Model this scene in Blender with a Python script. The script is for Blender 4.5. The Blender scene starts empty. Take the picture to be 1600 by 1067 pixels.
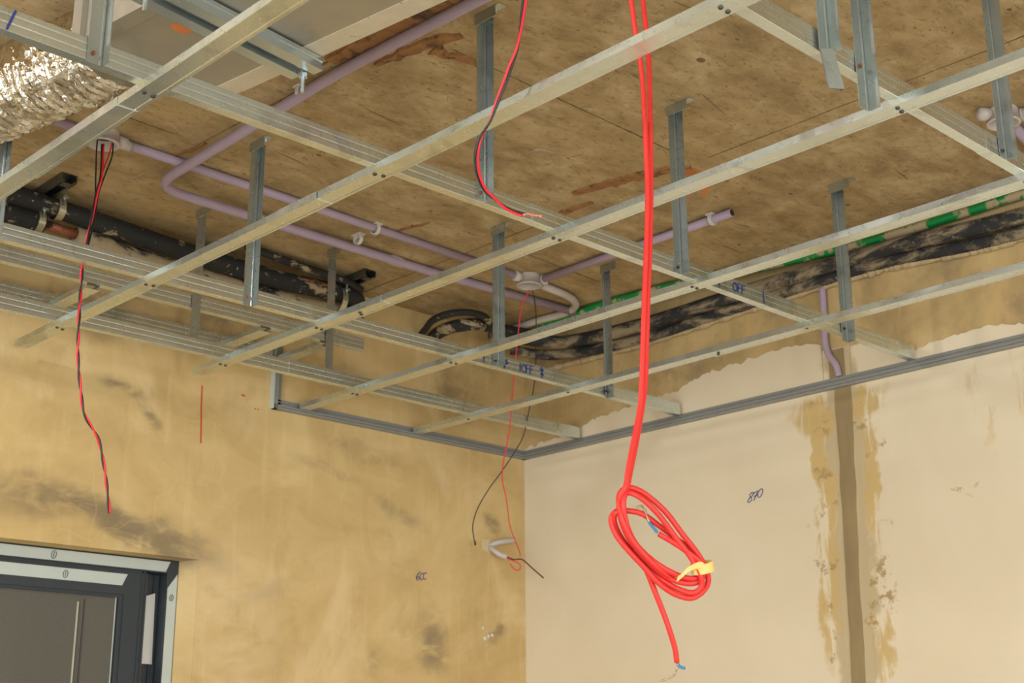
import bpy, bmesh, math, random
from mathutils import Vector, Matrix, noise

random.seed(7)
S = bpy.context.scene
COL = S.collection

# ------------------------------------------------------------------ camera
cam_d = bpy.data.cameras.new('camera')
cam = bpy.data.objects.new('camera', cam_d)
COL.objects.link(cam)
cam_d.sensor_width = 36.0
cam_d.lens = 2182.9 / 1600 * 36.0
cam_d.clip_start = 0.05
_r, _d, _f = Vector((0.72243, -0.69142, -0.00584)), Vector((0.20117, 0.21826, -0.95493)), Vector((0.66153, 0.68870, 0.29677))
m = Matrix((( _r.x, -_d.x, -_f.x, 0.0), (_r.y, -_d.y, -_f.y, 0.0), (_r.z, -_d.z, -_f.z, 1.6), (0, 0, 0, 1)))
cam.matrix_world = m
cam_d.dof.use_dof = True
cam_d.dof.focus_distance = 2.6
cam_d.dof.aperture_fstop = 9.0
S.camera = cam

# ------------------------------------------------------------------ world, light, exposure
W = bpy.data.worlds.new('world'); S.world = W
W.use_nodes = True
bg = W.node_tree.nodes['Background']
bg.inputs[0].default_value = (0.92, 0.97, 1.0, 1)
bg.inputs[1].default_value = 1.0

def area(name, loc, target, sx, sy, power, col=(1, 1, 1)):
    d = bpy.data.lights.new(name, 'AREA')
    d.shape = 'RECTANGLE'; d.size = sx; d.size_y = sy; d.energy = power; d.color = col
    o = bpy.data.objects.new(name, d); COL.objects.link(o)
    o.location = loc
    o.rotation_euler = (Vector(target) - Vector(loc)).to_track_quat('-Z', 'Y').to_euler()
    return o
# added fill light from the two unseen openings behind the camera
area('fill_rear_opening', (0.3, -3.15, 1.45), (0.3, 0, 1.45), 3.4, 2.5, 80, (0.98, 1.0, 0.98))
area('fill_near_opening', (-2.95, 0.2, 1.45), (0, 0.2, 1.45), 3.0, 2.5, 96, (0.95, 1.0, 1.0))

S.view_settings.view_transform = 'Standard'
S.view_settings.look = 'None'
S.view_settings.gamma = 1.0
S.view_settings.exposure = 0.22
S.view_settings.use_curve_mapping = False

# ------------------------------------------------------------------ helpers
def mesh_obj(name, verts, faces, mat=None, parent=None, smooth=False):
    me = bpy.data.meshes.new(name)
    me.from_pydata([tuple(v) for v in verts], [], faces)
    me.update()
    bm = bmesh.new(); bm.from_mesh(me)
    bmesh.ops.recalc_face_normals(bm, faces=bm.faces)
    bm.to_mesh(me); bm.free()
    if mat: me.materials.append(mat)
    if smooth:
        for p in me.polygons: p.use_smooth = True
    o = bpy.data.objects.new(name, me); COL.objects.link(o)
    if parent: o.parent = parent
    return o

def empty(name, loc=(0, 0, 0)):
    o = bpy.data.objects.new(name, None); COL.objects.link(o)
    o.location = loc; o.empty_display_size = 0.05
    return o

def put(o, parent):
    """parent o (built in world coordinates) under an Empty that may sit elsewhere"""
    o.parent = parent
    o.matrix_parent_inverse = Matrix.Translation(-Vector(parent.location))
    return o

def tag(o, label, cat, group=None):
    o['label'] = label; o['category'] = cat
    if group: o['group'] = group
    return o

def struct(o): o['kind'] = 'structure'; return o

class MB:
    def __init__(s): s.v = []; s.f = []
    def add(s, verts, faces):
        n = len(s.v); s.v += [tuple(v) for v in verts]; s.f += [[i + n for i in f] for f in faces]
    def box(s, x0, x1, y0, y1, z0, z1, M=None):
        vs = [Vector(p) for p in ((x0,y0,z0),(x1,y0,z0),(x1,y1,z0),(x0,y1,z0),(x0,y0,z1),(x1,y0,z1),(x1,y1,z1),(x0,y1,z1))]
        if M: vs = [M @ p for p in vs]
        s.add(vs, [[0,3,2,1],[4,5,6,7],[0,1,5,4],[1,2,6,5],[2,3,7,6],[3,0,4,7]])
    def tube(s, pts, r, n=8, caps=True, rfun=None):
        pts = [Vector(p) for p in pts]; N = len(pts)
        T = []
        for i in range(N):
            t = pts[min(i+1, N-1)] - pts[max(i-1, 0)]
            T.append(t.normalized() if t.length > 1e-9 else Vector((0,0,1)))
        u = T[0].orthogonal().normalized(); vs = []; rings = []
        for i in range(N):
            u = (u - T[i] * u.dot(T[i])).normalized(); w = T[i].cross(u)
            rr = rfun(i / max(N-1, 1), i) if rfun else r
            for k in range(n):
                a = 2*math.pi*k/n; vs.append(pts[i] + (u*math.cos(a) + w*math.sin(a))*rr)
        fs = []
        for i in range(N-1):
            for k in range(n):
                fs.append([i*n+k, i*n+(k+1) % n, (i+1)*n+(k+1) % n, (i+1)*n+k])
        if caps:
            fs.append(list(range(n))[::-1]); fs.append([(N-1)*n+k for k in range(n)])
        s.add(vs, fs)
    def build(s, name, mat, parent=None, smooth=False):
        return mesh_obj(name, s.v, s.f, mat, parent, smooth)

def smooth_path(pts, per=6):
    P = [Vector(p) for p in pts]; out = []
    for i in range(len(P)-1):
        p0, p1, p2, p3 = P[max(i-1,0)], P[i], P[i+1], P[min(i+2,len(P)-1)]
        for k in range(per):
            t = k/per
            out.append(0.5*((2*p1) + (p2-p0)*t + (2*p0-5*p1+4*p2-p3)*t*t + (3*p1-p0-3*p2+p3)*t**3))
    out.append(P[-1]); return out

def round_path(pts, rad, n=7):
    """polyline with filleted corners"""
    P = [Vector(p) for p in pts]; out = [P[0]]
    for i in range(1, len(P)-1):
        a, b, c = P[i-1], P[i], P[i+1]
        r = min(rad, (a-b).length*0.49, (c-b).length*0.49)
        s, e = b + (a-b).normalized()*r, b + (c-b).normalized()*r
        for k in range(n+1):
            t = k/n; out.append(s*(1-t)**2 + b*2*t*(1-t) + e*t*t)
    out.append(P[-1]); return out

def even(pts, step):
    P = [Vector(p) for p in pts]; out = [P[0]]; acc = 0.0
    for i in range(len(P)-1):
        a, b = P[i], P[i+1]; L = (b-a).length
        if L < 1e-9: continue
        d = step - acc
        while d <= L:
            out.append(a + (b-a)*(d/L)); d += step
        acc = L - (d - step)
    return out

def extrude(profile, p0, p1, side, up, mb=None, step=0.1, twist=0.0, wob=0.0, seed=0):
    """sweep a closed 2-D profile (side, up) from p0 to p1, with the slight twist and waver of thin sheet metal"""
    mb = mb or MB(); p0, p1 = Vector(p0), Vector(p1); side, up = Vector(side), Vector(up)
    L = (p1-p0).length; N = max(2, int(L/step)+1); n = len(profile); vs = []; fs = []
    for i in range(N):
        t = i/(N-1); c = p0.lerp(p1, t)
        a = twist*(0.7*noise.noise(Vector((t*L*2.3, seed*7.1, 0.3))) + 0.5*noise.noise(Vector((t*L*7.0, seed*2.1, 8.3)))); w = wob*noise.noise(Vector((t*L*1.7, seed*3.3, 5.0)))
        ca, sa = math.cos(a), math.sin(a)
        for (q, r) in profile:
            vs.append(c + side*(q*ca - r*sa + w) + up*(q*sa + r*ca))
    for i in range(N-1):
        for k in range(n):
            fs.append([i*n+k, i*n+(k+1) % n, (i+1)*n+(k+1) % n, (i+1)*n+k])
    fs.append(list(range(n))); fs.append([(N-1)*n+k for k in range(n)])
    mb.add(vs, fs); return mb

# ------------------------------------------------------------------ materials
def new_mat(name):
    mt = bpy.data.materials.new(name); mt.use_nodes = True
    nt = mt.node_tree; b = nt.nodes['Principled BSDF']
    return mt, nt, b

class N:
    """tiny node-graph helper"""
    def __init__(s, nt):
        s.nt = nt; s.co = nt.nodes.new('ShaderNodeTexCoord').outputs['Object']
    def lk(s, a, b): s.nt.links.new(a, b)
    def inp(s, sock, val):
        if hasattr(val, 'is_linked') or hasattr(val, 'links'): s.lk(val, sock)
        else: sock.default_value = val
    def math(s, op, a, b=0.0, clamp=False):
        n = s.nt.nodes.new('ShaderNodeMath'); n.operation = op; n.use_clamp = clamp
        s.inp(n.inputs[0], a); s.inp(n.inputs[1], b); return n.outputs[0]
    def mapping(s, scale=(1,1,1), loc=(0,0,0), rot=(0,0,0), co=None):
        n = s.nt.nodes.new('ShaderNodeMapping'); s.lk(co or s.co, n.inputs[0])
        n.inputs['Scale'].default_value = scale; n.inputs['Location'].default_value = loc; n.inputs['Rotation'].default_value = rot
        return n.outputs[0]
    def noise(s, scale, detail=4, rough=0.55, co=None, dist=0.0, col=False):
        n = s.nt.nodes.new('ShaderNodeTexNoise'); s.lk(co or s.co, n.inputs['Vector'])
        n.inputs['Scale'].default_value = scale; n.inputs['Detail'].default_value = detail
        n.inputs['Roughness'].default_value = rough; n.inputs['Distortion'].default_value = dist
        return n.outputs[1 if col else 0]
    def ramp(s, fac, stops):
        n = s.nt.nodes.new('ShaderNodeValToRGB'); s.lk(fac, n.inputs[0]); e = n.color_ramp.elements
        while len(e) < len(stops): e.new(0.5)
        for el, (p, c) in zip(e, stops):
            el.position = p; el.color = (*c, 1) if len(c) == 3 else c
        return n.outputs[0]
    def step(s, fac, lo, hi):
        n = s.nt.nodes.new('ShaderNodeMapRange'); n.interpolation_type = 'SMOOTHSTEP'
        s.inp(n.inputs[0], fac); n.inputs[1].default_value = lo; n.inputs[2].default_value = hi
        return n.outputs[0]
    def mix(s, fac, a, b):
        n = s.nt.nodes.new('ShaderNodeMix'); n.data_type = 'RGBA'
        s.inp(n.inputs[0], fac)
        for sock, v in ((n.inputs[6], a), (n.inputs[7], b)):
            if isinstance(v, tuple): sock.default_value = (*v, 1) if len(v) == 3 else v
            else: s.lk(v, sock)
        return n.outputs[2]
    def bump(s, h, strength, dist, bsdf):
        n = s.nt.nodes.new('ShaderNodeBump'); s.lk(h, n.inputs['Height'])
        n.inputs['Strength'].default_value = strength; n.inputs['Distance'].default_value = dist
        s.lk(n.outputs[0], bsdf.inputs['Normal'])
    def warp(s, amt, scale):
        nz = s.noise(scale, 3, 0.6, col=True)
        a = s.nt.nodes.new('ShaderNodeVectorMath'); a.operation = 'SUBTRACT'; s.lk(nz, a.inputs[0]); a.inputs[1].default_value = (0.5,0.5,0.5)
        b = s.nt.nodes.new('ShaderNodeVectorMath'); b.operation = 'SCALE'; s.lk(a.outputs[0], b.inputs[0]); b.inputs['Scale'].default_value = amt
        c = s.nt.nodes.new('ShaderNodeVectorMath'); c.operation = 'ADD'; s.lk(s.co, c.inputs[0]); s.lk(b.outputs[0], c.inputs[1])
        return c.outputs[0]
    def xyz(s, co):
        n = s.nt.nodes.new('ShaderNodeSeparateXYZ'); s.lk(co, n.inputs[0]); return n.outputs
    def blob(s, u, v, cu, cv, ru, rv, rot=0.0, soft=0.5):
        """soft elliptical stain centred at (cu, cv)"""
        ca, sa = math.cos(rot), math.sin(rot)
        du, dv = s.math('SUBTRACT', u, cu), s.math('SUBTRACT', v, cv)
        a = s.math('ADD', s.math('MULTIPLY', du, ca/ru), s.math('MULTIPLY', dv, sa/ru))
        b = s.math('ADD', s.math('MULTIPLY', du, -sa/rv), s.math('MULTIPLY', dv, ca/rv))
        r = s.math('SQRT', s.math('ADD', s.math('MULTIPLY', a, a), s.math('MULTIPLY', b, b)))
        return s.step(r, 1.0 + soft*0.3, 1.0 - soft)

def plain(name, col, rough=0.5, metal=0.0, var=0.12, scale=25.0, bump=0.0, spec=0.5, dirt=None, dirt_at=(0.55, 0.7), dscale=12.0):
    mt, nt, b = new_mat(name); g = N(nt)
    n = g.noise(scale, 4)
    c = g.mix(n, tuple(x*(1-var) for x in col), tuple(min(1, x*(1+var)) for x in col))
    if dirt:
        f = g.step(g.noise(dscale, 6, 0.65), *dirt_at); c = g.mix(f, c, dirt)
        g.lk(g.math('ADD', g.math('MULTIPLY', f, 0.4), rough, True), b.inputs['Roughness'])
    else: b.inputs['Roughness'].default_value = rough
    g.lk(c, b.inputs['Base Color'])
    b.inputs['Metallic'].default_value = metal
    b.inputs['Specular IOR Level'].default_value = spec
    if bump: g.bump(n, bump, 0.002, b)
    return mt

def galvanised(name, col=(0.66, 0.66, 0.61), rough=0.3, dirt=0.35, metal=1.0):
    mt, nt, b = new_mat(name); g = N(nt)
    big = g.noise(7, 5, 0.6); fine = g.noise(60, 4, 0.6)
    c = g.mix(big, tuple(x*0.86 for x in col), tuple(min(1, x*1.1) for x in col))
    dm = g.step(g.noise(11, 3, 0.5), 0.55, 0.75)
    c = g.mix(g.math('MULTIPLY', dm, dirt), c, (0.47, 0.42, 0.33))
    sm = g.math('MULTIPLY', g.step(g.noise(8, 3, 0.55, co=g.mapping((1,1,1),(3,6,1)), dist=0.8), 0.56, 0.70), 0.4)
    c = g.mix(sm, c, tuple(v*0.5 for v in col))
    g.lk(c, b.inputs['Base Color'])
    r = g.math('ADD', g.math('MULTIPLY', fine, 0.08), g.math('MULTIPLY', dm, 0.12))
    g.lk(g.math('ADD', r, rough-0.08), b.inputs['Roughness'])
    b.inputs['Metallic'].default_value = metal
    g.bump(g.noise(5, 1), 0.05, 0.006, b)
    return mt

M_GALV = galvanised('galvanised_steel', (0.73, 0.81, 0.81), 0.32, 0.25, 0.94)
M_HANG = galvanised('galvanised_hanger_steel', (0.50, 0.56, 0.56), 0.32, 0.15, 0.9)
M_SCREW = plain('dark_screw', (0.06, 0.055, 0.05), 0.45, 0.6)
M_DUCT = galvanised('duct_sheet_steel', (0.46, 0.44, 0.385), 0.46, 0.6, 0.75)
M_STRUT = galvanised('zinc_strut', (0.55, 0.64, 0.68), 0.3, 0.05, 0.85)
M_PVC = plain('lilac_pvc', (0.40, 0.31, 0.41), 0.42, var=0.1, dirt=(0.38, 0.29, 0.2), dirt_at=(0.66, 0.8))
M_PVCW = plain('pale_pvc', (0.55, 0.49, 0.46), 0.45, var=0.1, dirt=(0.42, 0.34, 0.24), dirt_at=(0.6, 0.8))
M_TRIM = plain('grey_trim_pvc', (0.25, 0.25, 0.235), 0.5, var=0.12, scale=40)
def dirty_black(name, col, lo, hi, sc, stretch=(1, 1, 1), speck=0.7, mort=(0.43, 0.335, 0.2)):
    mt, nt, b = new_mat(name); g = N(nt)
    co = g.mapping(stretch)
    f = g.step(g.noise(sc, 8, 0.72, co=co, dist=0.4), lo, hi)
    sp = g.math('MULTIPLY', g.step(g.noise(75, 2, 0.5), 0.70, 0.74), speck)
    gr = g.math('MULTIPLY', g.noise(14, 5, 0.6), 0.14)
    c = g.mix(gr, col, (0.11, 0.095, 0.075)); c = g.mix(f, c, g.mix(g.noise(40, 4), tuple(v*0.75 for v in mort), mort)); c = g.mix(sp, c, (0.5, 0.45, 0.36))
    g.lk(c, b.inputs['Base Color']); b.inputs['Roughness'].default_value = 0.75
    g.bump(f, 0.4, 0.004, b); return mt
M_FOAM = dirty_black('black_foam', (0.008, 0.009, 0.010), 0.555, 0.61, 10, (0.7, 1, 1.3), 0.9)
M_FOAM2 = dirty_black('black_foam_mortar', (0.012, 0.013, 0.015), 0.42, 0.50, 8, (0.8, 1, 1.5))
M_CORR = dirty_black('corrugated_black', (0.014, 0.017, 0.022), 0.44, 0.6, 13, (1, 0.5, 1.4), 0.5, (0.36, 0.285, 0.18))
M_COPPER = plain('bare_copper', (0.33, 0.12, 0.06), 0.5, 0.5, dirt=(0.06, 0.04, 0.035), dirt_at=(0.5, 0.62), dscale=30)
M_MORTAR = plain('mortar', (0.46, 0.36, 0.22), 0.95, var=0.25, scale=40, bump=0.5)
M_GREEN = plain('green_pvc', (0.0, 0.24, 0.05), 0.45, dirt=(0.44, 0.34, 0.2), dirt_at=(0.51, 0.56), dscale=14)
M_REDCAB = plain('red_cable', (0.74, 0.03, 0.025), 0.45, var=0.1, dirt=(0.75, 0.35, 0.28), dirt_at=(0.66, 0.8), dscale=30)
M_REDW = plain('red_wire', (0.8, 0.02, 0.04), 0.4)
M_BLACKW = plain('black_wire', (0.015, 0.02, 0.02), 0.4)
M_BROWNW = plain('brown_wire', (0.11, 0.03, 0.025), 0.5)
M_BLUEW = plain('blue_wire', (0.03, 0.2, 0.42), 0.4)
M_COND = plain('bare_conductor', (0.45, 0.36, 0.24), 0.45, 0.6)
M_TAPE = plain('yellow_tape', (0.85, 0.58, 0.2), 0.7, var=0.12)
M_WOOD = plain('old_formwork_wood', (0.30, 0.145, 0.055), 0.9, var=0.5, scale=30, dirt=(0.08, 0.05, 0.03), dirt_at=(0.5, 0.65), dscale=22)
M_ORANGE = plain('orange_splinter', (0.45, 0.17, 0.04), 0.85, var=0.3)
M_SEAM = plain('concrete_ridge', (0.36, 0.265, 0.15), 0.95, var=0.35, scale=60)
M_DARKSEAM = plain('dark_seam', (0.17, 0.115, 0.055), 0.95, var=0.5, scale=60)  # dark tone for seams, scratches and small pits
M_WHITE = plain('white_clip', (0.62, 0.6, 0.56), 0.5)
M_INK = plain('blue_marker', (0.015, 0.035, 0.2), 0.7)
M_BLACKINK = plain('black_pen', (0.03, 0.035, 0.04), 0.7)
M_REDINK = plain('red_marker', (0.55, 0.06, 0.03), 0.7)
M_ALU = plain('charcoal_aluminium', (0.035, 0.045, 0.055), 0.42, 0.2, var=0.12)
M_FILM = plain('protective_film', (0.47, 0.52, 0.5), 0.4, var=0.05)
M_PAPER = plain('white_backing_paper', (0.68, 0.69, 0.68), 0.45, var=0.04)
M_STRIPE = plain('pale_line', (0.42, 0.41, 0.33), 0.4)

def foil_mat():
    mt, nt, b = new_mat('aluminium_foil'); g = N(nt)
    c = g.ramp(g.noise(30, 4), [(0.3, (0.42, 0.37, 0.29)), (0.7, (0.70, 0.66, 0.58))])
    g.lk(c, b.inputs['Base Color']); b.inputs['Metallic'].default_value = 1.0; b.inputs['Roughness'].default_value = 0.12
    g.bump(g.noise(70, 3, 0.6), 0.3, 0.01, b); return mt
M_FOIL = foil_mat()

def slab_mat():
    mt, nt, b = new_mat('raw_concrete_soffit'); g = N(nt)
    grain = g.noise(7, 8, 0.68, co=g.mapping((1.0, 1.7, 1.0)), dist=0.35)
    big = g.noise(2.1, 6, 0.62); fine = g.noise(60, 6, 0.7)
    c = g.ramp(grain, [(0.28, (0.24, 0.165, 0.08)), (0.48, (0.395, 0.285, 0.148)), (0.70, (0.55, 0.43, 0.255))])
    c = g.mix(g.math('MULTIPLY', g.step(big, 0.46, 0.68), 0.5), c, (0.50, 0.36, 0.18))
    c = g.mix(g.math('MULTIPLY', g.step(g.noise(3.3, 6, 0.65, co=g.mapping((1,1,1),(4,2,0))), 0.52, 0.7), 0.5), c, (0.24, 0.165, 0.085))
    c = g.mix(g.math('MULTIPLY', g.step(g.noise(30, 5, 0.7, co=g.mapping((1,1.6,1),(2,5,0))), 0.53, 0.68), 0.62), c, (0.20, 0.135, 0.068))
    c = g.mix(g.math('MULTIPLY', g.step(g.noise(70, 3, 0.6, co=g.mapping((1,1.8,1),(9,1,0))), 0.63, 0.71), 0.8), c, (0.085, 0.055, 0.03))
    c = g.mix(g.math('MULTIPLY', g.step(g.noise(11, 4, 0.6, co=g.mapping((0.8,2.0,1),(3,7,0))), 0.67, 0.77), 0.5), c, (0.42, 0.17, 0.05))
    c = g.mix(g.math('MULTIPLY', g.step(g.noise(24, 5, 0.7, co=g.mapping((1,1,1),(1,9,0))), 0.58, 0.72), 0.45), c, (0.60, 0.50, 0.34))
    g.lk(c, b.inputs['Base Color']); b.inputs['Roughness'].default_value = 0.92
    b.inputs['Specular IOR Level'].default_value = 0.2
    g.bump(g.math('ADD', grain, g.math('MULTIPLY', fine, 0.5)), 0.3, 0.006, b); return mt

def left_wall_mat():
    mt, nt, b = new_mat('ochre_cement_render'); g = N(nt)
    wc = g.warp(0.16, 4.5); x, y, z = g.xyz(wc)
    trowel = g.noise(3.2, 6, 0.62, co=g.mapping((1.0, 1.0, 1.6), rot=(0, 0.5, 0)), dist=0.9)
    vert = g.noise(9, 4, 0.55, co=g.mapping((3.0, 1.0, 0.35)))
    c = g.ramp(trowel, [(0.3, (0.50, 0.347, 0.147)), (0.5, (0.585, 0.422, 0.192)), (0.72, (0.67, 0.505, 0.255))])
    c = g.mix(g.math('MULTIPLY', g.step(vert, 0.52, 0.7), 0.3), c, (0.74, 0.55, 0.29))
    grey = (0.22, 0.17, 0.105)
    edge = g.noise(9, 7, 0.68, co=g.mapping((1.0, 1.0, 2.0), rot=(0, 0.5, 0)), dist=0.6)
    def stain(c, cu, cv, ru, rv, rot, amt, colr=grey, soft=0.8):
        f = g.math('MULTIPLY', g.blob(x, z, cu, cv, ru, rv, rot, soft), g.math('MULTIPLY', g.step(edge, 0.28, 0.6), amt))
        return g.mix(f, c, colr)
    for a in ((1.70, 2.575, 0.10, 0.022, -0.25, 0.8), (1.78, 2.515, 0.03, 0.065, 0.6, 0.8), (1.57, 2.24, 0.24, 0.06, -0.12, 0.9),
              (1.86, 2.18, 0.22, 0.06, -0.15, 0.85), (1.42, 2.30, 0.12, 0.04, 0.1, 0.45), (1.72, 2.205, 0.09, 0.04, -0.2, 0.7),
              (2.765, 1.98, 0.065, 0.10, 0.25, 0.8), (2.98, 2.00, 0.05, 0.022, 0.5, 0.95), (3.03, 2.03, 0.04, 0.03, 0.9, 0.8), (3.01, 2.36, 0.035, 0.05, 0.9, 0.8),
              (2.62, 2.36, 0.12, 0.03, -0.35, 0.55), (2.35, 2.44, 0.14, 0.022, -0.1, 0.35), (2.48, 2.52, 0.2, 0.03, -0.1, 0.3),
              (2.0, 2.80, 0.16, 0.055, -0.15, 0.85), (1.62, 2.80, 0.18, 0.035, 0.1, 0.8), (2.85, 2.75, 0.16, 0.10, 0.2, 0.65), (2.36, 2.72, 0.25, 0.05, 0, 0.45), (1.5, 2.72, 0.3, 0.04, 0, 0.5),
              (2.98, 2.90, 0.10, 0.06, 0, 0.6), (2.56, 1.93, 0.06, 0.05, 0.4, 0.45), (2.15, 2.08, 0.14, 0.03, 0.4, 0.3)):
        c = stain(c, *a)
    ve = nt.nodes.new('ShaderNodeTexVoronoi'); ve.feature = 'DISTANCE_TO_EDGE'; g.lk(g.warp(0.3, 3.0), ve.inputs['Vector']); ve.inputs['Scale'].default_value = 5.5
    vein = g.math('MULTIPLY', g.step(ve.outputs['Distance'], 0.022, 0.004), g.step(g.noise(2.2, 3, co=g.mapping((1,1,1),(5,0,2))), 0.48, 0.62))
    c = g.mix(g.math('MULTIPLY', vein, 0.12), c, (0.78, 0.62, 0.36))
    c = g.mix(g.math('MULTIPLY', g.step(g.noise(4.0, 6, 0.65, co=g.mapping((1.3,1,0.8),(2,0,7), (0,0.7,0)), dist=1.2), 0.55, 0.68), 0.4), c, (0.46, 0.325, 0.15))
    c = g.mix(g.math('MULTIPLY', g.step(g.noise(3.0, 6, 0.6, co=g.mapping((1.2,1,0.7),(8,0,1)), dist=1.0), 0.54, 0.7), 0.45), c, (0.76, 0.60, 0.36))
    c = stain(c, 2.06, 2.0, 0.18, 0.3, 0.1, 0.45, (0.72, 0.57, 0.36)); c = stain(c, 2.6, 2.2, 0.3, 0.2, 0.1, 0.3, (0.70, 0.53, 0.27))
    g.lk(c, b.inputs['Base Color']); b.inputs['Roughness'].default_value = 0.88; b.inputs['Specular IOR Level'].default_value = 0.25
    g.bump(g.math('ADD', trowel, g.math('MULTIPLY', edge, 0.5)), 0.25, 0.006, b); return mt

def right_raw_mat():
    mt, nt, b = new_mat('raw_brown_render'); g = N(nt)
    t = g.noise(3.6, 6, 0.62, dist=0.8); v = g.noise(10, 5, 0.6, co=g.mapping((1, 3.2, 0.5)))
    c = g.ramp(t, [(0.3, (0.36, 0.26, 0.125)), (0.5, (0.51, 0.37, 0.17)), (0.72, (0.64, 0.48, 0.245))])
    c = g.mix(g.math('MULTIPLY', g.step(v, 0.52, 0.7), 0.4), c, (0.62, 0.42, 0.19))
    c = g.mix(g.math('MULTIPLY', g.step(g.noise(5.5, 5, 0.65, co=g.mapping((1,1,1),(3,3,3))), 0.53, 0.68), 0.55), c, (0.25, 0.19, 0.12))
    g.lk(c, b.inputs['Base Color']); b.inputs['Roughness'].default_value = 0.92
    g.bump(t, 0.3, 0.006, b); return mt

def skim_mat():
    mt, nt, b = new_mat('beige_skim_plaster'); g = N(nt)
    wc = g.warp(0.13, 9.0); x, y, z = g.xyz(wc)
    t = g.noise(2.4, 5, 0.55, dist=0.4); f = g.noise(45, 4, 0.6)
    c = g.ramp(t, [(0.3, (0.68, 0.58, 0.425)), (0.6, (0.73, 0.635, 0.475)), (0.8, (0.77, 0.685, 0.53))])
    br = g.noise(15, 6, 0.68, co=g.mapping((1, 1.6, 0.32), rot=(0.12, 0, 0)), dist=0.5)
    lump_ = g.noise(20, 6, 0.7)
    yellow, mud, och = (0.56, 0.40, 0.17), (0.45, 0.35, 0.195), (0.36, 0.245, 0.105)
    def stain(c, cu, cv, ru, rv, rot, amt, colr, lo=0.36, hi=0.56, soft=0.35, nz=None):
        return g.mix(g.math('MULTIPLY', g.blob(y, z, cu, cv, ru, rv, rot, soft), g.math('MULTIPLY', g.step(nz or br, lo, hi), amt)), c, colr)
    # grey-green damp band of the closed cable chase, then the ochre smears on both sides of it
    c = stain(c, 2.005, 2.2, 0.066, 0.75, 0.015, 0.75, mud, 0.1, 0.4, 0.25)
    for a in ((2.10, 2.525, 0.085, 0.055, 0.25, 0.95, yellow, 0.36, 0.5), (1.925, 2.545, 0.07, 0.04, -0.1, 0.95, yellow, 0.36, 0.5),
              (2.085, 2.35, 0.034, 0.22, 0.03, 0.95, yellow, 0.42, 0.52), (2.085, 2.05, 0.045, 0.20, 0.03, 0.95, yellow, 0.4, 0.52),
              (1.935, 2.36, 0.026, 0.24, -0.02, 0.95, yellow, 0.42, 0.54), (1.94, 1.95, 0.04, 0.16, 0.0, 0.9, yellow, 0.42, 0.54),
              (1.60, 2.46, 0.03, 0.13, -0.1, 0.4, yellow, 0.5, 0.6), (1.47, 2.47, 0.045, 0.17, -0.12, 0.75, yellow, 0.42, 0.56)):
        c = stain(c, *a)
    for a in ((2.09, 2.53, 0.07, 0.05, 0.2, 0.7, och, 0.52, 0.6), (1.935, 2.52, 0.06, 0.06, 0.1, 0.9, och, 0.56, 0.62), (2.09, 2.12, 0.05, 0.35, 0.0, 0.75, och, 0.55, 0.62),
              (1.93, 2.02, 0.055, 0.12, 0.1, 0.85, och, 0.52, 0.58), (1.92, 2.3, 0.06, 0.3, 0.0, 0.7, och, 0.6, 0.66), (1.68, 2.27, 0.05, 0.012, 0.1, 0.6, och, 0.5, 0.6)):
        c = stain(c, *a, nz=lump_)
    g.lk(c, b.inputs['Base Color']); b.inputs['Roughness'].default_value = 0.8; b.inputs['Specular IOR Level'].default_value = 0.3
    g.bump(g.math('ADD', t, g.math('MULTIPLY', f, 0.15)), 0.12, 0.004, b); return mt

def fill_mat():
    mt, nt, b = new_mat('chase_mortar_fill'); g = N(nt)
    t = g.noise(7, 5, 0.6, co=g.mapping((1, 2.5, 0.5)))
    c = g.ramp(t, [(0.3, (0.25, 0.18, 0.09)), (0.7, (0.33, 0.245, 0.125))])
    g.lk(c, b.inputs['Base Color']); b.inputs['Roughness'].default_value = 0.9
    g.bump(g.noise(80, 3), 0.2, 0.002, b); return mt

def screen_mat():
    mt, nt, b = new_mat('insect_screen'); g = N(nt)
    x, y, z = g.xyz(g.co)
    def w(s): return g.math('ABSOLUTE', g.math('SINE', g.math('MULTIPLY', s, 1150.0)))
    mesh = g.math('MAXIMUM', w(x), w(z))
    c = g.mix(g.step(mesh, 0.6, 0.95), (0.035, 0.034, 0.03), (0.115, 0.108, 0.092))
    c = g.mix(g.math('MULTIPLY', g.noise(5, 3, co=g.mapping((3, 1, 0.3))), 0.35), c, (0.15, 0.135, 0.11))
    g.lk(c, b.inputs['Base Color']); b.inputs['Roughness'].default_value = 0.7; return mt

def glass_mat():
    mt, nt, b = new_mat('window_glass'); g = N(nt)
    b.inputs['Base Color'].default_value = (0.35, 0.42, 0.42, 1); b.inputs['Roughness'].default_value = 0.04
    b.inputs['Transmission Weight'].default_value = 1.0; b.inputs['IOR'].default_value = 1.45
    return mt

def floor_mat():
    mt, nt, b = new_mat('dusty_screed'); g = N(nt)
    c = g.ramp(g.noise(2.5, 5), [(0.3, (0.50, 0.49, 0.44)), (0.7, (0.62, 0.60, 0.55))])
    g.lk(c, b.inputs['Base Color']); b.inputs['Roughness'].default_value = 0.85; return mt

M_SLAB, M_LWALL, M_RRAW, M_SKIM, M_FILL, M_SCREEN, M_GLASS, M_FLOOR = slab_mat(), left_wall_mat(), right_raw_mat(), skim_mat(), fill_mat(), screen_mat(), glass_mat(), floor_mat()
M_OTHER = plain('plain_render', (0.62, 0.58, 0.50), 0.9, var=0.1, scale=3)

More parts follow.
